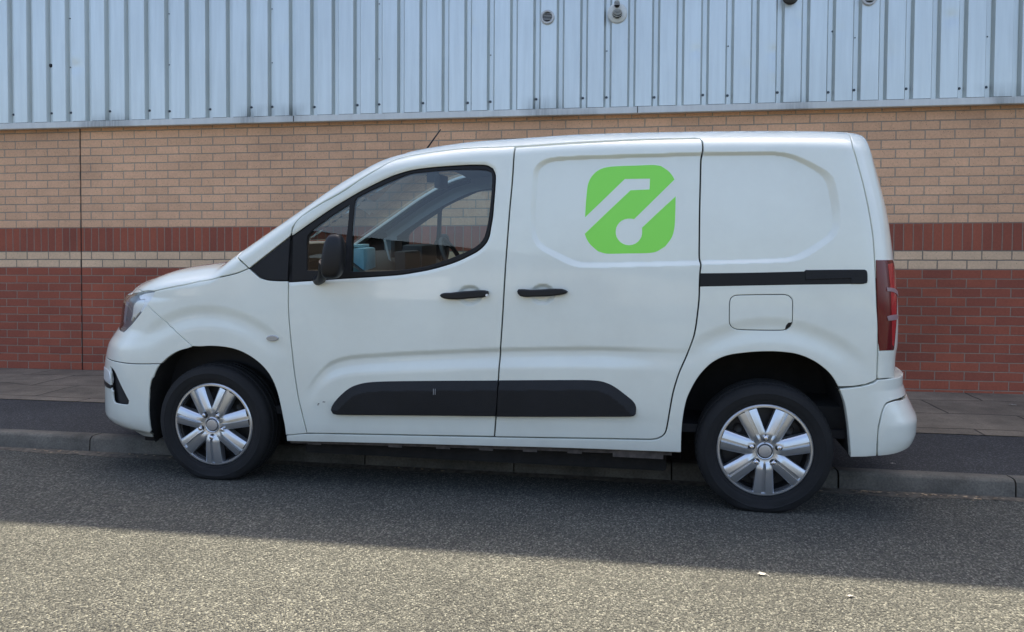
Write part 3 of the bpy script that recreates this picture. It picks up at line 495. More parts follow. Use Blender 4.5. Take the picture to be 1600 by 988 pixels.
def smooth(L,closed=True,step=.008,corner=32):
    "rounds a measured outline: spline between true corners, resampled"
    L=poly(L); n=len(L)
    keep=[]
    for i in range(n):
        if not closed and i in(0,n-1): keep.append(True);continue
        a=L[i]-L[i-1]; b=L[(i+1)%n]-L[i]
        an=abs(math.degrees(math.atan2(a[0]*b[1]-a[1]*b[0],a@b))); keep.append(an>corner)
    out=[]; m=n if closed else n-1
    for i in range(m):
        p1=L[i];p2=L[(i+1)%n];p0=L[i-1] if (not keep[i] and (closed or i>0)) else 2*p1-p2
        p3=L[(i+2)%n] if (not keep[(i+1)%n] and (closed or i+2<n)) else 2*p2-p1
        ln=np.hypot(*(p2-p1)); k=max(1,int(ln/step))
        t1=(p2-p0)/2;t2=(p3-p1)/2
        # limit tangents to the segment length
        for t_ in (t1,t2):
            q=np.hypot(*t_)
            if q>ln: t_*=ln/q
        for j in range(k):
            t=j/k; out.append((2*t**3-3*t**2+1)*p1+(t**3-2*t**2+t)*t1+(3*t**2-2*t**3)*p2+(t**3-t**2)*t2)
    if not closed: out.append(L[-1])
    return np.array(out)
def relax(L,n):
    for _ in range(n): L=.25*np.roll(L,1,0)+.5*L+.25*np.roll(L,-1,0)
    return L
REC_O=relax(smooth(OUT['rec_out'],corner=180),14); REC_I=relax(smooth(OUT['rec_in'],corner=180),14)
SCAL=smooth(OUT['scallop'],False)
def sstep(t): t=np.clip(t,0,1); return t*t*(3-2*t)
def bell(d,up,dn):  # hollow: crisp above the line, long and soft below
    return np.where(d>0,sstep(1-d/up),sstep(1+d/dn))
WIN_L=smooth(OUT['win_outer'])
def disp(s,z):
    P=np.stack([s,z],1); o=np.zeros(len(s))
    m=(s>1.55)&(s<3.3)&(z>.8)&(z<1.45)
    if m.any():
        Q=P[m]; io=inside(Q,REC_O); ii=inside(Q,REC_I); do=dseg(Q,REC_O,True); di=dseg(Q,REC_I,True)
        t=np.where(ii,1,np.where(io,do/(do+di+1e-9),0)); t=np.clip((t-.06)/.88,0,1); o[m]-=.016*(.65*t+.35*sstep(t))
    # hollow above the door mouldings
    m=(s>.45)&(s<2.6)&(z>.1)&(z<.65)
    if m.any():
        zl=np.interp(s[m],SCAL[:,0],SCAL[:,1]); d=z[m]-zl
        f=np.clip((s[m]-.52)/.15,0,1)*np.clip((2.5-s[m])/.45,0,1)
        o[m]-=.011*f*bell(d,.030,.085)
        o[m]+=.004*f*sstep((-d-.02)/.07)*sstep((z[m]-.10)/.07)
    # hollow over each wheel arch
    for c,r0,a in ((0.0,.56,.0095),(2.79,.56,.009)):
        rr=np.hypot(s-c,(z-.02)); th=np.degrees(np.arctan2(z-.02,-(s-c)))
        f=sstep((th-38)/28)*sstep((145-th)/25); o-=a*f*bell(rr-r0,.055,.085)
    for cs,cz in ((1.379,.7045),(1.735,.7155)):
        q=np.hypot((s-cs)/.064,(z-cz)/.052); o-=.016*sstep((1-q)*2.6)
    # rolled edge round the door glass
    m=(s>.4)&(s<1.65)&(z>.7)&(z<1.45)
    if m.any():
        d=dseg(P[m],WIN_L,True); o[m]-=.006*np.where(inside(P[m],WIN_L),1,sstep(1-d/.02))
    # crease along the sill
    return o
# The outer skin is worked out on an unrolled sheet (u,v): u runs round the nose and tail, v up over the roof.
CU=.85
_H=np.concatenate([np.linspace(0,.9,400),np.linspace(.9,1,200)[1:]])
def _tab(A): return supinv(_H,*A)-CU*(1-_H)       # rising with h
TT,TF,TR=_tab(AT),_tab(AF),_tab(AR); AB=(.3,2.3,4.); TB=_tab(AB)
class Body:
    def to(self,L):
        s,z=np.asarray(L,float).T; return np.stack([s-CU*(1-sup(s-sn(z),*AF))+CU*(1-sup(sr(z)-s,*AR)),z+CU*(1-sup(zt(s)-z,*AT))],1)
    def back(self,P):
        u,v=P[:,0],P[:,1]; s=u.copy(); z=v.copy()
        for _ in range(14):
            t=zt(s); ht=np.where(v<=t-AT[0],1,np.interp(t-v,TT,_H)); z=np.where(ht>=1,v,t-supinv(ht,*AT))
            a=sn(z); hf=np.where(u>=a+AF[0],1,np.interp(u-a,TF,_H)); b=sr(z); hr=np.where(u<=b-AR[0],1,np.interp(b-u,TR,_H))
            s2=np.where(hf<1,a+supinv(hf,*AF),np.where(hr<1,b-supinv(hr,*AR),u)); s=.5*s+.5*s2 if _<10 else s2
        return s,z,ht*hf*hr
    def y(self,s,z,h): return WC-(WC-yside(s,z))*h
class Bump:
    def to(self,L):
        s,z=np.asarray(L,float).T; return np.stack([s+CU*(1-sup(sb(z)-s,*AB)),z],1)
    def back(self,P):
        u,v=P[:,0],P[:,1]; b=sb(v); h=np.where(u<=b-AB[0],1,np.interp(b-u,TB,_H)); return np.where(h<1,b-supinv(h,*AB),u),v.copy(),h
    def y(self,s,z,h): return WC-(WC-yside(s,z)+.006)*h
Ybody=Body(); Ybump=Bump()
def pos(P,yf,dsp):
    s,z,h=yf.back(P); y=yf.y(s,z,h)
    if dsp: y=y-disp(s,z)
    y=np.where(h<.012,WC,np.minimum(y,WC)); return np.stack([s,y,z],1),h
def base(P,yf,dsp=True):
    X,h=pos(P,yf,dsp); e=4e-4
    du=pos(P+(e,0),yf,dsp)[0]-pos(P-(e,0),yf,dsp)[0]; dv=pos(P+(0,e),yf,dsp)[0]-pos(P-(0,e),yf,dsp)[0]
    n=np.cross(du,dv); n/=np.linalg.norm(n,axis=1)[:,None]+1e-15
    c=h<.012; n[c,1]=0; q=np.linalg.norm(n,axis=1)[:,None]; n=np.where(q>1e-6,n/np.maximum(q,1e-9),(0,0,1.)); return X,n,h
def inset(L,d):
    a=L-np.roll(L,1,0); b=np.roll(L,-1,0)-L
    a/=np.hypot(*a.T)[:,None]+1e-12; b/=np.hypot(*b.T)[:,None]+1e-12
    na=np.stack([-a[:,1],a[:,0]],1); nb=np.stack([-b[:,1],b[:,0]],1); n=na+nb; n/=np.hypot(*n.T)[:,None]+1e-9
    k=1/np.clip((n*na).sum(1),.6,1); return L+n*(d*k)[:,None],n
def area(L): x,y=L.T; return .5*np.sum(x*np.roll(y,-1)-y*np.roll(x,-1))
def edge_mask(L,yf): return yf.back(L)[2]<.03
def skin(name,outer,m,parent=None,holes=(),yf=Ybody,sp=.02,off=0.,gap=.0033,r=.0035,flange=.02,both=False,dsp=True,corner=32,raw=False,label=None,hgap=None,dense=False):
    loops=[]
    for i,L in enumerate([outer]+list(holes)):
        L=yf.to(poly(L)); L=L if raw else smooth(L,corner=corner)
        if (area(L)<0)==(i==0): L=L[::-1]
        em=edge_mask(L,yf); g=(gap if i==0 or hgap is None else hgap)
        L0,n=inset(L,g+r); L3,_=inset(L,g)
        L0[em]=L[em]; L3[em]=L[em]
        loops.append((L0,L3,n,em))
    mn=loops[0][0].min(0); mx=loops[0][0].max(0)
    gx=np.arange(mn[0],mx[0],sp); gz=np.arange(mn[1],mx[1],sp*.87)
    G=np.array([(x+(sp/2 if j%2 else 0),z) for j,z in enumerate(gz) for x in gx]).reshape(-1,2)
    if dense:   # finer points along the pressed edges of the cargo panel
        gx=np.arange(1.55,3.3,.0048); gz=np.arange(.8,1.45,.0042)
        D=np.array([(x+(.0024 if j%2 else 0),z) for j,z in enumerate(gz) for x in gx])
        io=inside(D,REC_O); ii=inside(D,REC_I); q=(io&~ii)
        near_=np.zeros(len(D),bool)
        for c0 in range(0,len(D),20000):
            sl_=slice(c0,c0+20000); near_[sl_]=np.minimum(dseg(D[sl_],REC_O[::3],True),dseg(D[sl_],REC_I[::3],True))<.009
        D=yf.to(D[q|near_]); cell=set(map(tuple,np.floor(D/.0125).astype(int))); kk=np.array([tuple(c) not in cell for c in np.floor(G/.0125).astype(int)]); G=np.concatenate([G[kk],D])
    G=G[inside(G,loops[0][0])]
    for L0,_,_,_ in loops[1:]: G=G[~inside(G,L0)]
    if len(G):
        d=np.full(len(G),9.)
        for L0,_,_,em in loops: d=np.minimum(d,dseg(G,L0,True))
        G=G[d>(.0022 if dense else sp*.35)]
    V=np.concatenate([l[0] for l in loops]+[G]); nb=[len(l[0]) for l in loops]; E=[]; o=0
    for c in nb: E+=[(o+i,o+(i+1)%c) for i in range(c)]; o+=c
    vv,_,ff,ov,_,_=delaunay_2d_cdt([Vector(p) for p in V],E,[],0,1e-6)
    vv=np.array([(v.x,v.y) for v in vv]); F=np.array([f for f in ff if len(f)==3])
    cen=vv[F].mean(1); k=inside(cen,loops[0][0])
    for L0,_,_,_ in loops[1:]: k&=~inside(cen,L0)
    F=F[k]; first={}
    for i,l in enumerate(ov):
        for j in l: first[j]=i
    P,n,hh=base(vv,yf,dsp); cen_=hh<.03
    offf=off
    if callable(off):
        def po(q):
            X,m_,_=base(q,yf,dsp); return X+m_*off(X[:,0],X[:,2])[:,None]
        e=1e-3; d1=po(vv+(e,0))-po(vv-(e,0)); d2=po(vv+(0,e))-po(vv-(0,e)); n2=np.cross(d1,d2); n2/=np.linalg.norm(n2,axis=1)[:,None]
        P=po(vv); n=n2
    else: P=P+n*off
    P[cen_,1]=WC
    a,b,c=P[F[:,0]],P[F[:,1]],P[F[:,2]]; fn=np.cross(b-a,c-a)
    flip=(fn*n[F[:,0]]).sum(1)<0; F[flip]=F[flip][:,::-1]
    VP=[tuple(p) for p in P]; VN=[tuple(x) for x in n]; FF=[tuple(map(int,f)) for f in F]
    # rolled edge and return flange
    OF=(lambda X: off(X[:,0],X[:,2])) if callable(off) else (lambda X: np.full(len(X),off))
    o=0
    if flange>0:
      for (L0,L3,pn,em) in loops:
        c=len(L0); ids=[first.get(o+i) for i in range(c)]; o+=c
        P3,n3,_=base(L3,yf,dsp); Pm,nm_,_=base(L0*.42+L3*.58,yf,dsp)
        o3=OF(P3); t3=P3-np.array([P[i]-n3[q]*o3[q] for q,i in enumerate(ids)]); t3/=np.linalg.norm(t3,axis=1)[:,None]+1e-12
        r1=[];r2=[];r3=[]
        for i in range(c):
            if em[i]: r1.append(None);r2.append(None);r3.append(None);continue
            nrm=n3[i]
            VP.append(tuple(Pm[i]+nrm*(o3[i]-r*.22))); v=nrm+t3[i]*.75; VN.append(tuple(v/np.linalg.norm(v))); r1.append(len(VP)-1)
            VP.append(tuple(P3[i]+nrm*(o3[i]-r))); v=nrm*.12+t3[i]; VN.append(tuple(v/np.linalg.norm(v))); r2.append(len(VP)-1)
            VP.append(tuple(P3[i]+nrm*(o3[i]-flange))); VN.append(tuple(t3[i])); r3.append(len(VP)-1)
        for i in range(c):
            j=(i+1)%c
            if em[i] or em[j]: continue
            for A,B in ((ids,r1),(r1,r2),(r2,r3)): 
                if None in (A[i],A[j],B[i],B[j]): continue
                FF.append((A[i],B[i],B[j],A[j]))
    VP=np.array(VP); VN=np.array(VN)
    if both:
        nv=len(VP); cen_=np.abs(VP[:,1]-WC)<3e-3; mp=np.arange(nv)+nv; mp[cen_]=np.where(cen_)[0]
        V2=VP.copy(); V2[:,1]=2*WC-V2[:,1]; N2=VN.copy(); N2[:,1]*=-1
        keep=np.where(~cen_)[0]; re={int(i):nv+k for k,i in enumerate(keep)}
        f2=[tuple(re.get(int(i),int(i)) for i in f)[::-1] for f in FF]
        VP=np.concatenate([VP,V2[keep]]); VN=np.concatenate([VN,N2[keep]]); FF=FF+[f for f in f2 if len(set(f))==len(f)]
    me=bpy.data.meshes.new(name); L=VP-np.array([OX,WC,-RL]); me.from_pydata([tuple(v) for v in L],[],FF); 
    me.polygons.foreach_set('use_smooth',[True]*len(me.polygons)); me.validate()
    if len(me.vertices)==len(VN): me.normals_split_custom_set_from_vertices([tuple(v) for v in VN])
    ob=link(name,me,parent or van,m)
    if label: ob['label']=label
    return ob
def mirror(o,parent=None):
    q=o.copy(); COL.objects.link(q); q.parent=parent or o.parent; q.scale=(1,-1,1); return q
def top(s0,s1,n=None,h=None):
    n=n or max(2,int(abs(s1-s0)/.03)); S=np.linspace(s0,s1,n); d=0 if h is None else float(supinv(np.array(h),*AT))
    return [(float(s),float(zt(s))-d) for s in S]
def nose(z0,z1,h=None):
    n=max(2,int(abs(z1-z0)/.02)); Z=np.linspace(z0,z1,n); d=0 if h is None else float(supinv(np.array(h),*AF)); return [(float(sn(z))+d,float(z)) for z in Z]
def rear(z0,z1): Z=np.linspace(z0,z1,max(2,int(abs(z1-z0)/.03))); return [(float(sr(z)),float(z)) for z in Z]
def bump_e(z0,z1): Z=np.linspace(z0,z1,max(2,int(abs(z1-z0)/.02))); return [(float(sb(z)),float(z)) for z in Z]
# ---- materials
M_paint=mat('white_paint',(.79,.825,.74),.35,coat=1,spec=.5,coat_r=.03)
def paint_dirt(m):
    t=m.node_tree; b=t.nodes['Principled BSDF']; L=t.links.new; tc=N(t,'ShaderNodeTexCoord'); sx=N(t,'ShaderNodeSeparateXYZ'); L(tc.outputs['Object'],sx.inputs[0])
    n=N(t,'ShaderNodeTexNoise'); n.inputs['Scale'].default_value=2.3; n.inputs['Detail'].default_value=8; n.inputs['Roughness'].default_value=.65; L(tc.outputs['Object'],n.inputs['Vector'])
    lo=N(t,'ShaderNodeMapRange'); lo.inputs[1].default_value=.20; lo.inputs[2].default_value=.33; lo.inputs[3].default_value=.75; lo.inputs[4].default_value=0; L(sx.outputs[2],lo.inputs[0])
    nb=N(t,'ShaderNodeMapRange'); nb.inputs[1].default_value=.42; nb.inputs[2].default_value=.75; nb.inputs[3].default_value=.02; nb.inputs[4].default_value=.16; L(n.outputs[0],nb.inputs[0])
    a=N(t,'ShaderNodeMath',operation='MULTIPLY'); L(lo.outputs[0],a.inputs[0]); L(n.outputs[0],a.inputs[1])
    c=N(t,'ShaderNodeMath',operation='ADD'); c.use_clamp=True; L(a.outputs[0],c.inputs[0]); L(nb.outputs[0],c.inputs[1])
    mx=N(t,'ShaderNodeMix',data_type='RGBA'); mx.inputs[6].default_value=(.79,.825,.74,1); mx.inputs[7].default_value=(.33,.30,.25,1); L(c.outputs[0],mx.inputs[0]); L(mx.outputs[2],b.inputs['Base Color'])
    rr=N(t,'ShaderNodeMapRange'); rr.inputs[3].default_value=.02; rr.inputs[4].default_value=.5; L(c.outputs[0],rr.inputs[0]); L(rr.outputs[0],b.inputs['Coat Roughness'])
    n3=N(t,'ShaderNodeTexNoise'); n3.inputs['Scale'].default_value=3.2; n3.inputs['Detail'].default_value=1; L(tc.outputs['Object'],n3.inputs['Vector'])
    bp=N(t,'ShaderNodeBump'); bp.inputs['Strength'].default_value=.10; bp.inputs['Distance'].default_value=.01; L(n3.outputs[0],bp.inputs['Height']); L(bp.outputs[0],b.inputs['Coat Normal'])
paint_dirt(M_paint)
M_black=mat('black_plastic',(.009,.009,.010),.42,bump=.12,bscale=350,spec=.35)
M_mould=mat('grained_plastic',(.012,.0125,.014),.55,spec=.3,bump=.25,bscale=400,noise=.15,nscale=6)
M_rub=mat('rubber_seal',(.008,.008,.009),.5,spec=.3)
M_inner=mat('inner_panel',(.012,.012,.014),.7)
M_trim=mat('cab_trim',(.30,.33,.34),.8)
M_dash=mat('dash_plastic',(.035,.036,.038),.6)
M_chrome=mat('chrome',(.75,.76,.78),.14,1)
M_lamp=mat('lamp_silver',(.78,.80,.80),.25,.3)
M_green=mat('green_vinyl',(.27,.84,.09),.4,coat=.15); M_bar=mat('lamp_bar',(.30,.20,.21),.3); M_lampw=mat('lamp_white',(.88,.9,.9),.3)
M_liner=mat('arch_liner',(.016,.015,.014),.9,noise=.3,nscale=12,bump=.3,bscale=60)
def glassy(name,tint,refl=1.0,rough=0.0):
    m=bpy.data.materials.new(name); m.use_nodes=True; t=m.node_tree; t.nodes.clear(); L=t.links.new
    o=N(t,'ShaderNodeOutputMaterial'); mx=N(t,'ShaderNodeMixShader'); tr=N(t,'ShaderNodeBsdfTransparent'); gl=N(t,'ShaderNodeBsdfGlossy'); fr=N(t,'ShaderNodeFresnel'); ge=N(t,'ShaderNodeNewGeometry'); io=N(t,'ShaderNodeMapRange'); io.inputs[3].default_value=1.52; io.inputs[4].default_value=1/1.52
    tr.inputs[0].default_value=(*tint,1); gl.inputs['Roughness'].default_value=rough; L(ge.outputs['Backfacing'],io.inputs[0]); L(io.outputs[0],fr.inputs[0])
    mm=N(t,'ShaderNodeMath',operation='MULTIPLY'); mm.use_clamp=True; mm.inputs[1].default_value=refl; L(fr.outputs[0],mm.inputs[0])
    L(mm.outputs[0],mx.inputs[0]); L(tr.outputs[0],mx.inputs[1]); L(gl.outputs[0],mx.inputs[2]); L(mx.outputs[0],o.inputs[0]); return m
M_glass=glassy('window_glass',(.76,.86,.83),1.9); M_lens=glassy('lamp_lens',(.93,.95,.96),1.6)
# ---- outlines
O=OUT; ARF=O['arch_f']; ARR=O['arch_r']; HL=O['headlight']; BS=O['bonnet_seam']
hl_left=nose(.645,.475,.5)
hl_poly=[(float(sn(.645)+.053),.645)]+HL[1:18+1]+[(-.615,.462)]+hl_left[::-1]
S_COWL,S_HEAD=.15,1.0
# body shell with sills, quarter, roof and pillars
shell=[O['cowl'][-1]]+O['sail_top'][1:]+O['door_top'][1:]+O['slide_top'][::-1][1:]+O['slide_rear'][::-1][1:]+O['slide_low'][::-1][1:]+O['door_low'][::-1][1:]+[ARF[-1]]+[(ARF[-1][0]+.001,-.072)]+O['sill_low'][1:-1]+[(2.403,-.0285)]+ARR[1:24]+O['qtr_low'][::-1][1:]+O['tail_seam'][::-1][1:-1]+[(3.1439,float(zt(3.1439))-.02)]+top(3.1439,S_HEAD)+top(S_HEAD,S_COWL,h=.86)+[O['cowl'][0],O['cowl'][1],O['cowl'][2]]
body=skin('body_shell',shell,M_paint,holes=[O['flap']],sp=.0125,both=True,hgap=.0014,dense=True)
skin('windscreen',top(S_COWL+.004,S_HEAD-.004)+top(S_HEAD-.004,S_COWL+.004,h=.85),M_glass,both=True,off=-.004,gap=.001,r=.001,flange=.006,sp=.03,dsp=False)
skin('bonnet',BS+O['cowl'][::-1][1:]+[(.14,float(zt(.14))-.03)]+top(.14,-.785)+[(-.785,.71),(float(sn(.693)),.693)],M_paint,both=True,sp=.02)
wing=[HL[11]]+[HL[10],HL[9],HL[8]]+BS[5:]+O['sail_low'][1:]+O['door_front'][1:]+[ARF[-1]]+ARF[::-1][1:15]+O['wing_seam'][::-1]
for nm_,pl,kw in (('front_wing',wing,dict(sp=.0125,gap=.0014,r=.003)),):
    o=skin(nm_,pl,M_paint,**kw); mirror(o)
G=list(O['bumper_groove'])
for _i in range(len(ARF)-1):
    (a0,b0),(a1,b1)=ARF[_i],ARF[_i+1]
    if b0<=G[2][1]<b1 and a0<0: G[2]=(a0+(a1-a0)*(G[2][1]-b0)/(b1-b0),G[2][1]); break
ia=next(i for i,p in enumerate(ARF) if p[1]>G[2][1])
up=O['wing_seam']+ARF[ia:14][::-1]+[G[2],G[1]]+[(float(sn(G[1][1])),G[1][1])]+nose(G[1][1]+.02,.693)+BS[1:4]+[HL[4],HL[3],HL[2],HL[1]]+hl_left+[(-.615,.462)]+HL[18:10:-1]
skin('nose_panel',up,M_paint,gap=.0009,r=.0025,sp=.015,both=True)
VH=O['vent_hole']; vent_b=[VH[17],(-.650,.235),VH[2],VH[3],VH[4],VH[5],VH[6],VH[7],VH[8],VH[9],VH[10],VH[11],VH[12],VH[13],VH[14],VH[15],VH[16]]
low=[G[2],G[1],(float(sn(G[1][1])),G[1][1])]+nose(G[1][1]-.02,-.035)+[(-.70,-.075),(-.60,-.098),(-.48,-.112)]+ARF[:ia]
skin('front_bumper',low,M_paint,holes=[vent_b],sp=.015,both=True,flange=.009)
mirror(skin('vent_backing',[(a+(.0),b) for a,b in vent_b],M_black,off=-.035,gap=-.01,r=.001,flange=.002,sp=.03))
mirror(skin('vent_blade',[(float(sn(.15))+.06,.143),(float(sn(.15))+.06,.171),(-.70,.172),(-.652,.168),(-.655,.146),(-.70,.143)],M_black,off=.002,sp=.03,gap=0))
mirror(skin('daytime_lamp',[(float(sn(.2))+.075,.176),(float(sn(.22))+.07,.235),(-.70,.248),(-.668,.238),(-.655,.20),(-.66,.176)],M_lamp,off=.003,sp=.03,gap=0))
skin('upper_grille',nose(.40,.585)+nose(.60,.41,.62),M_black,off=.004,both=True,sp=.03,gap=0)
skin('lower_grille',nose(.02,.17)+nose(.18,.03,.62),M_black,off=.004,both=True,sp=.03,gap=0)
# front door
WO=O['win_outer']; DT=[(a,b-(.003 if i>3 else 0)) for i,(a,b) in enumerate(O['door_top'])]; ST=[(a,b-.0075) for a,b in O['slide_top']]
door=O['door_low']+O['bpillar'][::-1][1:-1]+DT[::-1]+WO[2:3]+WO[3:]+[WO[0]]+O['door_front']
fd=skin('front_door',door,M_paint,sp=.0095); mirror(fd)
fr=skin('window_frame',WO,M_rub,fd,holes=[O['glass_main'],O['glass_quarter']],sp=.03,off=-.001,gap=.0005,r=.003,flange=.03,hgap=.0005)
gm=skin('door_glass',O['glass_main'],M_glass,fd,off=-.013,gap=-.002,r=.001,flange=.002,sp=.04,dsp=False)
gq=skin('quarter_glass',O['glass_quarter'],M_glass,fd,off=-.013,gap=-.002,r=.001,flange=.002,sp=.04,dsp=False)
fd2=[o for o in van.children if o.name.startswith('front_door') and o is not fd][0]
for o in (fr,gm,gq):
    q=o.copy(); COL.objects.link(q); q.parent=fd2
sail=skin('pillar_trim',O['sail_low']+O['sail_top'][::-1][:-1],M_mould,off=-.001,sp=.03); mirror(sail)
# sliding door
slide=O['slide_low']+O['slide_rear'][1:-1]+ST+O['bpillar'][1:]
sdr=skin('sliding_door',slide,M_paint,sp=.0095,dense=True); mirror(sdr)
skin('logo',O['logo'],M_green,sdr,off=.0006,gap=0,r=.0003,flange=.0008,sp=.02,corner=24)
def handle(pl,parent,lock):
    h=skin('door_handle',pl,M_black,parent,off=.030,gap=0,r=.008,flange=.022,dsp=False,sp=.015)
    q=h.copy(); COL.objects.link(q); q.parent=fd2 if parent is fd else [o for o in van.children if o.name.startswith('sliding_door') and o is not sdr][0]
    if lock:
        x=lock; skin('key_lock',[(x[0]+.006*math.cos(a),x[1]+.006*math.sin(a)) for a in np.linspace(0,2*PI,16,endpoint=False)],M_lamp,h,off=.0315,gap=0,r=.0005,flange=.003,dsp=False,sp=.02)
M_chip=mat('bare_metal_chip',(.10,.09,.085),.6); M_scr=mat('scratch_mark',(.45,.45,.45),.6)
for (a,b,w_,h_) in ((.596,.139,.005,.003),(.592,.133,.003,.003),(.622,.150,.004,.003),(.630,.150,.002,.004)):
    skin('paint_chip',[(a-w_,b-h_),(a+w_,b-h_*.6),(a+w_*.8,b+h_),(a-w_*.7,b+h_*.8)],M_chip,fd,off=.0005,gap=0,r=.0002,flange=.0004,dsp=True,sp=.02)
handle(O['handle1'],fd,(1.469,.706)); handle(O['handle2'],sdr,None)
def moulding(name,pl,parent,edge):
    L=smooth(edge,False,corner=20)
    def off(x,z):
        d=dseg(np.stack([x,z],1),L); return .006+.019*np.clip(d/.046,0,1)
    o=skin('side_moulding',pl,M_mould,parent,off=off,gap=0,r=.004,flange=.026,dsp=False,sp=.0085,corner=20)
    return o
for pl,pa in ((O['mould1'],fd),(O['mould2'],sdr)):
    o=moulding('side_moulding',pl,pa,pl[2:11] if pa is fd else pl[0:9])
    q=o.copy(); COL.objects.link(q); q.parent=fd2 if pa is fd else [c for c in van.children if c.name.startswith('sliding_door') and c is not sdr][0]
rl=skin('door_rail',O['rail'],M_rub,off=.0015,gap=.001,r=.003,flange=.006,sp=.04,dsp=False); mirror(rl)
rc=skin('rail_cover',O['rail_cover'],M_mould,rl,off=.005,gap=.001,r=.004,flange=.006,sp=.04,dsp=False)
for x_ in (1.203,1.212): skin('scratch',[(x_,.215),(x_+.002,.215),(x_+.003,.245),(x_+.0008,.245)],M_scr,fd,off=.0262,gap=0,r=.0002,flange=.001,dsp=False,sp=.02)
fl=skin('fuel_flap',O['flap'],M_paint,sp=.0125,gap=.0016,r=.0028)
skin('finger_notch',O['flap_notch'],M_black,fl,off=.0012,gap=0,r=.001,flange=.002,sp=.03)
rp=skin('side_repeater',O['repeater'],mat('clear_repeater',(.42,.44,.45),.15,.5),off=.005,gap=0,r=.004,flange=.008,sp=.02,dsp=False); mirror(rp)
# tailgate corner, lamps
tl_h=O['taillight']; 
tail=[(3.1439,float(zt(3.1439)))]+[(3.1439,float(zt(3.1439))-.02)]+O['tail_seam'][1:-1]+[(3.2612,.372),(3.36,.372)]+[(float(sr(.372)),.372)]+rear(.40,1.44)+[(3.2705,float(zt(3.2)))]+top(3.26,3.16)
tg=skin('tailgate',tail,M_paint,both=True,sp=.015)
M_red=mat('red_lens',(.12,.002,.005),.15,coat=.2); M_red2=mat('red_reflector',(.42,.012,.02),.2,coat=.6)
tl=skin('tail_light',[(a+.0022 if a<3.3 else a,b) for a,b in tl_h],M_red,off=.004,gap=0,r=.003,flange=.01,sp=.02)
skin('reflector_strip',O['tail_red'],M_red2,tl,off=.0048,gap=0,r=.0005,flange=.001,sp=.02)
for k in ('tail_hook1','tail_hook2'): skin('lamp_bar',O[k],M_bar,tl,off=.0075,gap=0,r=.001,flange=.003,sp=.02)
tl2=mirror(tl)
for c in list(tl.children): q=c.copy(); COL.objects.link(q); q.parent=tl2
t2=skin('corner_cover',[(a+.001,b) for a,b in O['tail_low']],M_paint,tg,off=.0035,gap=0,r=.003,flange=.008,sp=.02)
# rear bumper (two visible pieces)
RO,RW,RS=O['rb_out'],O['rb_low'],O['rb_seam']
rb1=RO[:5]+[(3.348,.356),(float(sb(.340)),.340)]+bump_e(.33,.256)+[(3.4044,.2545)]+RS[::-1][1:]+[(3.2775,-.002),(3.16,-.012)]+ARR[::-1][:7]
rb2=bump_e(.245,.012)+[(3.44,.012),(3.36,.003),(3.2795,-.002)]+RS
skin('rear_bumper',rb1,M_paint,yf=Ybump,both=True,sp=.015,dsp=False,flange=.045)
skin('bumper_corner',rb2,M_paint,yf=Ybump,both=True,sp=.015,dsp=False,off=.001)
# headlights
hp=[p for p in hl_poly]
hs=skin('headlight',hp,mat('lamp_housing',(.16,.18,.20),.35,.2),off=-.019,gap=-.004,r=.001,flange=.002,sp=.03,dsp=False)
skin('lens',hp,M_lens,hs,off=-.001,gap=.0015,r=.004,flange=.012,sp=.03,dsp=False)
skin('turn_reflector',O['lamp_white'],M_lampw,hs,off=-.009,gap=0,r=.002,flange=.008,sp=.02,dsp=False)
skin('bowl',O['lamp_bowl'],M_lamp,hs,off=-.013,gap=0,r=.003,flange=.006,sp=.02,dsp=False)
skin('inner_bezel',nose(.625,.51,.56)+[(-.62,.50),(-.60,.56),(-.585,.625)][0:3],mat('bezel',(.42,.48,.54),.3,.3),hs,off=-.016,gap=0,r=.002,flange=.003,sp=.03,dsp=False)
hs2=mirror(hs)
for c in list(hs.children): q=c.copy(); COL.objects.link(q); q.parent=hs2
# ---- dark inner frame behind the seams, pale trim round the cab openings
def grow(L,d): L=smooth(L); L= L if area(L)>0 else L[::-1]; return [tuple(p) for p in inset(L,-d)[0]]
archF=[(a,b) for a,b in ARF]; archR=[(a,b) for a,b in ARR]
frame=[(-.90+.1,.0)]+[(-.37,.0)]+[(a-(.012 if a<0 else -.012),b+.012) for a,b in ARF[3:-2]]+[(.42,-.055),(2.39,-.018)]+[(a-(.012 if a<2.8 else -.012),b+.012) for a,b in ARR[3:-3]]+[(3.17,.03),(3.34,.06)]+[(float(sr(.35))-.03,.36)]+[(float(sr(z))-.03,float(z)) for z in np.linspace(.4,1.42,12)]+[(s,float(zt(s))-.012) for s in np.linspace(3.22,1.02,50)]+[(s,float(zt(s))-.05) for s in np.linspace(1.0,.16,20)]+[(s,float(zt(s))-.02) for s in np.linspace(.13,-.6,20)]+[(-.74,.66),(-.77,.6)]+[(float(sn(z))+.04,float(z)) for z in np.linspace(.55,.05,12)]
skin('inner_frame',frame,M_inner,raw=True,holes=[grow(WO,-.006)],off=-.024,gap=0,r=.001,flange=0,both=True,sp=.05)
trim=[(.36,.55),(1.74,.55),(1.74,1.38)]+[(s,float(zt(s))-.028) for s in np.linspace(1.74,1.02,20)]+[(s,float(zt(s))-.048) for s in np.linspace(1.0,.36,16)]
GA=[(float(a),float(b)) for a,b in WO]
tm=skin('cab_trim',trim,M_trim,holes=[grow(WO,-.004)],off=-.055,gap=0,r=.004,flange=0,sp=.04,dsp=False); mirror(tm)
b=MB(); rows=[]
for s in np.linspace(1.0,1.75,8): rows.append([(s-OX,y-WC,float(zt(s))-.05-.03*abs((y-WC)/.8)**4+RL) for y in np.linspace(.12,2*WC-.12,14)])
b.grid(rows); b.build('headlining',M_trim,van)
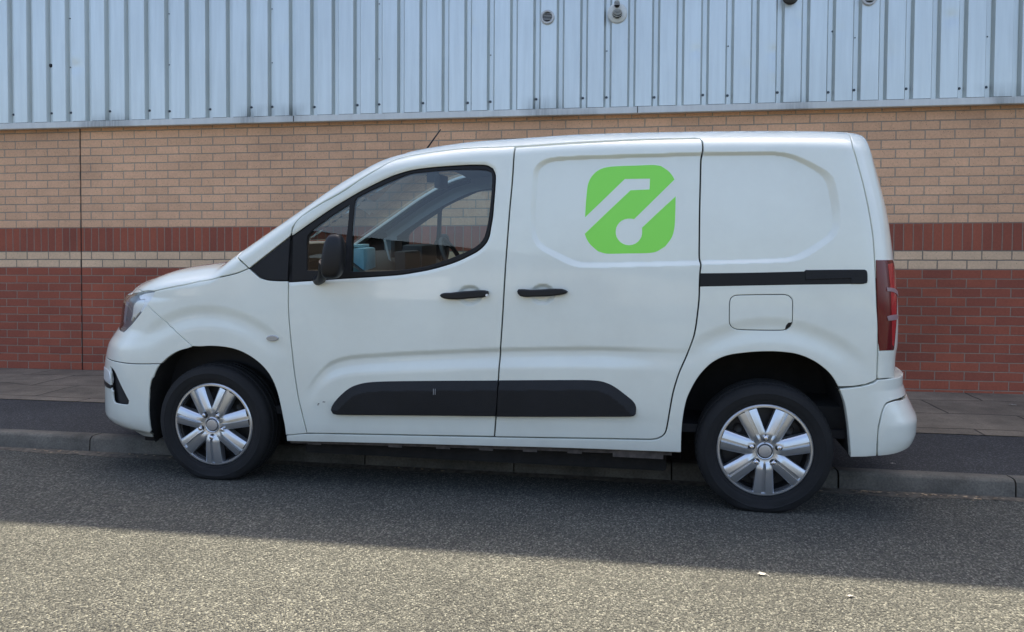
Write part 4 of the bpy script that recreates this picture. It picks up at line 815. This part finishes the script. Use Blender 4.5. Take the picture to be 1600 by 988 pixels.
# wheel-arch liners
for nm_,AR_,c in (('front',ARF,0),('rear',ARR,2.79)):
    P=[(AR_[0][0]-.004,AR_[0][1]-.03)]+[(a+(-.006 if a<c else .006),b+.004) for a,b in AR_[1:-1]]+[(AR_[-1][0]+.004,AR_[-1][1]-.02)]
    P=smooth(P,False,.03)
    ys=[float(WC-(WC-yside(a,z))*sup(a-sn(z),*AF))+.006 for a,z in P]
    b=MB(); b.grid([[loc3(a,y0,z) for (a,z),y0 in zip(P,ys)],[loc3(a,y0+.03,z+.006) for (a,z),y0 in zip(P,ys)]]+[[loc3(a,max(y,y0+.035),z+dz) for (a,z),y0 in zip(P,ys)] for y,dz in ((.10,.012),(.30,.012),(.42,.0))])
    ce=[loc3(a,.42,z) for a,z in P]; b.bm.faces.new([b.bm.verts.new(p) for p in ce])
    o=b.build('wheel_arch_liner',M_liner,van); q=o.copy(); COL.objects.link(q); q.scale=(1,-1,1)
# underside; the low wide box is added to hide and darken the kerb
b=MB(); b.box(.45-OX,2.34-OX,-WC+.12,WC-.12,-.165+RL,.05+RL,.02); b.box(-.62-OX,3.3-OX,-.42,.42,-.03+RL,.1+RL,.02); b.box(-.15-OX,.2-OX,-.6,.6,-.12+RL,-.02+RL,.02); b.box(2.6-OX,2.95-OX,-.6,.6,-.10+RL,.0+RL,.02)
b.box(3.02-OX,3.36-OX,-.78,.78,.04+RL,.2+RL,.02); b.box(-.72-OX,-.42-OX,-.55,.55,-.02+RL,.2+RL,.02)
b.build('underbody_and_light_block',M_liner,van)
M_rust=mat('sill_seam',(.085,.07,.06),.85,noise=.45,nscale=25)
b=MB(); b.grid([[loc3(s,.012,z) for s,z in ((.42,-.066),(1.0,-.05),(1.6,-.038),(2.36,-.026))],[loc3(s,.014,z) for s,z in ((.42,-.084),(1.0,-.071),(1.6,-.060),(2.36,-.050))]])
for s in (.52,.95,1.2,1.42,1.64,1.86): b.box(s-OX,s+.07-OX,.006-WC,.011-WC,-.092+.016*s+RL,-.07+.014*s+RL)
b.box(2.08-OX,2.32-OX,.004-WC,.011-WC,-.068+RL,-.03+RL); b.build('sill_seam',M_rust,van,smooth=False)
b=MB(); b.box(-.47-OX,-.40-OX,.10-WC,.13-WC,-.135+RL,-.08+RL,.006); b.build('air_deflector',M_black,van)
# antenna, wiper
b=MB(); b.tube([loc3(.835,WC,1.385),loc3(.86,WC,1.43),loc3(1.0,WC,1.612)],[.011,.007,.0035],8); b.build('antenna',M_black,van)
b=MB(); b.tube([loc3(.16,.35,.985),loc3(.20,.8,1.03),loc3(.17,1.2,1.0)],[.009,.007,.006],6); b.build('wiper',M_black,van)
# mirrors
def make_mirror():
    b=MB(); rows=[]; C=(.733,-.145,.889)
    for i in range(19):
        ph=-PI/2+PI*i/18; row=[]
        for k in range(32):
            a=2*PI*k/32; ex=.62
            cx=math.copysign(abs(math.cos(a))**ex,math.cos(a)); sx=math.copysign(abs(math.sin(a))**ex,math.sin(a))
            cp=abs(math.cos(ph))**.55; sp_=math.copysign(abs(math.sin(ph))**.85,math.sin(ph))
            f=1-.10*sp_; dx=.053*cx*cp*f*(1+.08*cx)
            dy=.050*sx*cp*f; dz=.107*sp_
            row.append(loc3(C[0]+dx+.012*sp_,C[1]+dy,C[2]+dz))
        rows.append(row)
    b.grid(rows,True)
    o=b.build('door_mirror',M_black,fd,angle=60)
    b=MB(); b.tube([loc3(.60,-.02,.765),loc3(.635,-.06,.775),loc3(.665,-.11,.81),loc3(.69,-.14,.86)],[.026,.024,.024,.03],12); b.build('mirror_arm',M_black,o)
    b=MB(); rows=[]
    for i in range(9):
        t=-1+2*i/8; w=.045*(1-abs(t)**4)**.5+.001; rows.append([loc3(C[0]+w*u+.01*t,C[1]+.0515,C[2]+.088*t) for u in (-1,-.5,0,.5,1)])
    b.grid(rows); b.build('mirror_glass',mat('mirror_silver',(.8,.82,.85),.02,1),o)
    b=MB(); b.lathe([(0,0),(.001,0)],4); b.bm.free()
    return o
dm=make_mirror(); q=dm.copy(); COL.objects.link(q); q.parent=fd2
for c in dm.children: k=c.copy(); COL.objects.link(k); k.parent=q
# ---------------------------------------------------------------- wheels
M_tyre=mat('tyre_rubber',(.0095,.0095,.010),.85,noise=.25,nscale=8,bump=.15,bscale=120)
M_cap=mat('wheel_cap_silver',(.64,.66,.68),.30,.85,noise=.06,nscale=5,coat=.3)
M_rim=mat('steel_rim',(.02,.02,.021),.5)
def make_wheel():
    root=bpy.data.objects.new('wheel',None); COL.objects.link(root); root.parent=van
    Rt=.316; W0=.205
    prof=[(.214,.012),(.222,-.004),(.232,-.010),(.236,-.0105),(.238,-.0125),(.250,-.0165),(.268,-.019),(.270,-.0205),(.273,-.0205),(.275,-.0188),(.287,-.0155),(.298,-.008),(.3045,-.001),(.3095,.010),(.3130,.020),
      (.3145,.030),(.3075,.032),(.3075,.040),(.3155,.042),(.316,.070),(.3085,.072),(.3085,.082),(.316,.084),(.316,.105),(.3085,.107),(.3085,.117),(.316,.119),(.3155,.148),(.3075,.150),(.3075,.158),(.313,.160),(.309,.172),(.295,.19),(.26,.20),(.214,.18)]
    b=MB(); seg=120; rows=[]
    for r,h in prof:
        row=[]
        for k in range(seg):
            a=2*PI*k/seg; rr=r
            if h in(.030,.160,.172,.020) and k%2: rr-=.006        # shoulder blocks
            x,z=rr*math.cos(a),rr*math.sin(a); y=h
            if z<-.255:
                f=min(1,(-z-.255)/.045); y+=(-.008 if h<.09 else .008)*math.sin(f*PI*.9)*(1 if r>.24 else 0)
            z=max(z,-RL+.0005); row.append((x,y,z))
        rows.append(row)
    b.grid(rows,True); b.build('tyre',M_tyre,root,angle=28)
    b=MB(); b.lathe([(.218,.02),(.200,.028),(.196,.04),(.190,.075),(.10,.07),(.075,.05),(.0,.05)],64); 
    b.build('steel_rim',M_rim,root)
    for k in range(10):
        a=2*PI*k/10; b=MB(); b.lathe([(.0,.0712),(.013,.0705),(.021,.066),(.024,.071)],14,c=(.145*math.cos(a),0,.145*math.sin(a)))
        b.build('rim_hole',bpy.data.materials.get('rim_edge') or mat('rim_edge',(.035,.033,.032),.45),root)
    # wheel cover: seven flared spokes with a stepped crease
    R0=.2187; b=MB(); pitch=2*PI/7
    def hw(r):   # angular half width of a spoke
        q=r/R0; w=(.155+.066*q**1.3)*R0; th=math.asin(min(.99,w/r)) if r>.02 else 9
        blend=max(0,min(1,(.47-q)/.14)); th=th+(pitch/2-th)*(blend**1.6)
        return min(th,pitch/2)
    def hgt(u,r):
        q=r/R0; dome=-.020+.016*q*q*q-.006*math.exp(-((q-.22)/.10)**2)*0
        ridge=0
        if q>.26:
            f=min(1,(q-.26)/.12)*(1-max(0,(q-.93)/.07)*.6)
            ridge=f*(-.0085*(1-abs(u+.2)/.8)**.8-.001 if u<-.2 else (.0075 if u<.16 else -.0105*(1-((u-.16)/.84)**1.3*.9)))
            ridge+=f*.004*max(0,abs(u)-.82)/.18
        else: ridge=.0015*math.cos(0)
        if q<.30: dome+=.003*(1-max(0,(q-.2)/.1)) if q>.2 else .003
        return dome+ridge
    rs=[.042,.05,.058,.066,.074,.082,.090,.097,.105,.115,.128,.142,.156,.17,.184,.196,.204]
    us=[-1,-.93,-.8,-.55,-.34,-.22,-.18,-.06,.06,.14,.18,.35,.6,.82,.93,1]
    for k in range(7):
        t0=-PI/2+k*pitch; rows=[]
        for r in rs:
            h=hw(r); rows.append([(r*math.cos(t0+u*h),hgt(u,r),r*math.sin(t0+u*h)) for u in us])
        b.grid(rows)
        for sgn in (0,-1):   # side walls dropping to the rim
            side=[r_[sgn] for r_ in rows][5:]
            b.grid([side,[(x*.995,y+.012,z*.995) for x,y,z in side],[(x*.99,.028,z*.99) for x,y,z in side]])
        o_=[(r,hgt(0,r)) for r in (.204,)]
    # outer ring and inner boss
    b.lathe([(.2025,.010),(.2035,-.004),(.206,-.0075),(.2135,-.0075),(.2187,-.003),(.2200,.006)],112)
    b.lathe([(.034,-.016),(.038,-.0185),(.042,hgt(0,.042))],56)
    cap=b.build('wheel_cover',M_cap,root,angle=38)
    b=MB(); b.lathe([(.0,-.0225),(.024,-.0225),(.0285,-.0215),(.030,-.018),(.031,-.012)],40); b.build('centre_cap',bpy.data.materials.get('cap_grey') or mat('cap_grey',(.55,.55,.56),.35,.7),root)
    for k in range(5):
        a=-PI/2+2*PI*k/5; c=(.0645*math.cos(a),0,.0645*math.sin(a))
        b=MB(); b.lathe([(.0,-.036),(.006,-.0355),(.0095,-.032),(.0105,-.026),(.0105,-.014)],20,c=c)
        n_=b.build('bolt_cover',M_chrome,root)
        b=MB(); b.lathe([(.0108,-.0185),(.0165,-.0187),(.0172,-.016)],20,c=c); b.build('socket',M_rim,n_)
    return root
w0=make_wheel(); w0.location=loc3(0,0,0)
def copy_tree(o,parent):
    c=o.copy(); COL.objects.link(c); c.parent=parent
    for ch in o.children: copy_tree(ch,c)
    return c
w1=copy_tree(w0,van); w1.location=loc3(2.785,0,0)
# the rear cover sits turned so that one bolt points straight up
for c in w1.children:
    if c.name.startswith(('bolt_cover','centre_cap')): c.rotation_euler=(0,PI,0)if False else (0,R(180),0)
for c in w1.children:
    if c.name.startswith('bolt_cover'):
        c.rotation_euler=(0,R(180),0)
for s_ in (0,2.785):
    w=copy_tree(w0,van); w.location=loc3(s_,2*WC,.02); w.scale=(1,-1,1)
# ---------------------------------------------------------------- cab
b=MB(); prof=[(.30,.86),(.45,.885),(.60,.88),(.72,.86),(.80,.80),(.84,.70),(.80,.55),(.70,.42),(.30,.42)]
b.grid([[loc3(s,y,z-(.012*math.sin(y*9) if i<4 else 0)) for s,z in prof] for i,y in enumerate(np.linspace(.10,2*WC-.10,26))]); b.build('dashboard',M_dash,van)
b=MB(); b.box(.80-OX,.87-OX,-.30,.02,.62+RL,.90+RL,.02); b.box(.70-OX,.84-OX,.16,.52,.78+RL,.93+RL,.03); b.build('centre_console',M_dash,van)
b=MB(); wc=Vector(loc3(1.0,WC+.37,.80)); ax=Vector((math.sin(R(62)),0,math.cos(R(62)))); u=Vector((0,1,0)); v=ax.cross(u)
b.tube([wc+.185*(math.cos(a)*u+math.sin(a)*v) for a in np.linspace(0,2*PI,41)],.015,10,False)
for a in (0,PI,-PI/2): b.tube([wc-ax*.02,wc+.18*(math.cos(a)*u+math.sin(a)*v)],[.03,.016],8)
b.tube([wc-ax*.02,wc-ax*.25],[.04,.04],10); b.build('steering_wheel',M_dash,van)
M_seat=mat('seat_fabric',(.045,.047,.05),.9,bump=.3,bscale=200)
for yc in (-.45,.45):
    b=MB(); b.box(1.18-OX,1.66-OX,yc-.24,yc+.24,.28+RL,.42+RL,.05)
    o=b.build('seat',M_seat,van)
    bb=MB(); t=bmesh.new(); bmesh.ops.create_cube(t,size=1)
    for v_ in t.verts: v_.co=Vector((1.70-OX+v_.co.x*.12+v_.co.z*.12,yc+v_.co.y*.46,.70+RL+v_.co.z*.66))
    bmesh.ops.bevel(t,geom=list(t.edges),offset=.04,segments=3,affect='EDGES'); bb.add(t); bb.build('backrest',M_seat,o)
    bb=MB(); bb.box(1.74-OX,1.83-OX,yc-.13,yc+.13,1.06+RL,1.22+RL,.035); bb.build('headrest',M_seat,o)
b=MB(); b.box(1.90-OX,1.92-OX,-.80,.80,-.0+RL,1.40+RL); b.build('bulkhead',mat('bulkhead_grey',(.10,.11,.12),.6),van,smooth=False)
b=MB(); b.box(.20-OX,3.2-OX,-.80,.80,.05+RL,.09+RL); b.build('floor_pan',M_inner,van,smooth=False)
b=MB(); b.box(-.60-OX,.28-OX,-.70,.70,.1+RL,.62+RL,.04); b.build('engine_bay',M_inner,van,smooth=False)
b=MB(); b.box(1.0-OX,1.04-OX,-.16,.02,1.26+RL,1.34+RL,.01); b.box(.93-OX,1.0-OX,-.06,-.04,1.3+RL,1.42+RL); b.build('rear_view_mirror',M_dash,van)
# things lying on the dashboard
def inside_thing(name,label,cat): 
    e=empty(name); e.matrix_world=van.matrix_world.copy(); tag(e,label,cat); return e
M_blue=mat('pale_blue_plastic',(.30,.52,.62),.4,noise=.1)
e=inside_thing('storage_tub','pale blue plastic tub on the van dashboard behind the passenger window','tub')
b=MB(); b.box(.655-OX,.775-OX,.17-WC,.36-WC,.775+RL,.925+RL,.014); b.build('tub',M_blue,e)
b=MB(); b.box(.648-OX,.735-OX,.16-WC,.37-WC,.927+RL,.942+RL,.005); b.build('lid',mat('lid_blue',(.42,.66,.74),.35),e)
e=inside_thing('phone_holder','dark phone holder with pale edge standing on the van dashboard','holder')
b=MB(); b.tube([loc3(.71,.70,.965),loc3(.745,.70,.83)],[.007,.007],6); b.build('arm',M_lamp,e)
b=MB(); b.box(.76-OX,.785-OX,.66-WC,.80-WC,.86+RL,.96+RL,.005); b.build('cradle',M_dash,e)
# fallen leaves and scraps
leaf('fallen_leaf',.736,2.895,roadz(.736),.014,M_pale,'pale curled leaf on the sunlit road below the rear wheel',5)
leaf('fallen_leaf',.47,3.06,roadz(.47),.020,M_pale,'whitish crumpled leaf on the edge of the building shadow on the road',4,.5)
leaf('fallen_leaf',-2.60,4.42,roadz(-2.6)+.004,.022,mat('orange_leaf',(.45,.20,.06),.8),'orange brown leaf in the gutter beside the front tyre',5)
leaf('paper_scrap',1.40,4.70,pavez(1.4,4.7)+.003,.012,M_pale,'small white scrap on the dark tarmac pavement behind the rear bumper',3)
leaf('paper_scrap',2.78,6.55,pavez(2.78,6.55)+.01,.022,M_pale,'white scrap on the paving slabs near the brick wall at the right',3,.9)
leaf('cigarette_end',-2.90,4.75,pavez(-2.9,4.75)+.003,.010,M_pale,'tiny pale litter on the tarmac pavement before the front bumper',3,.4)
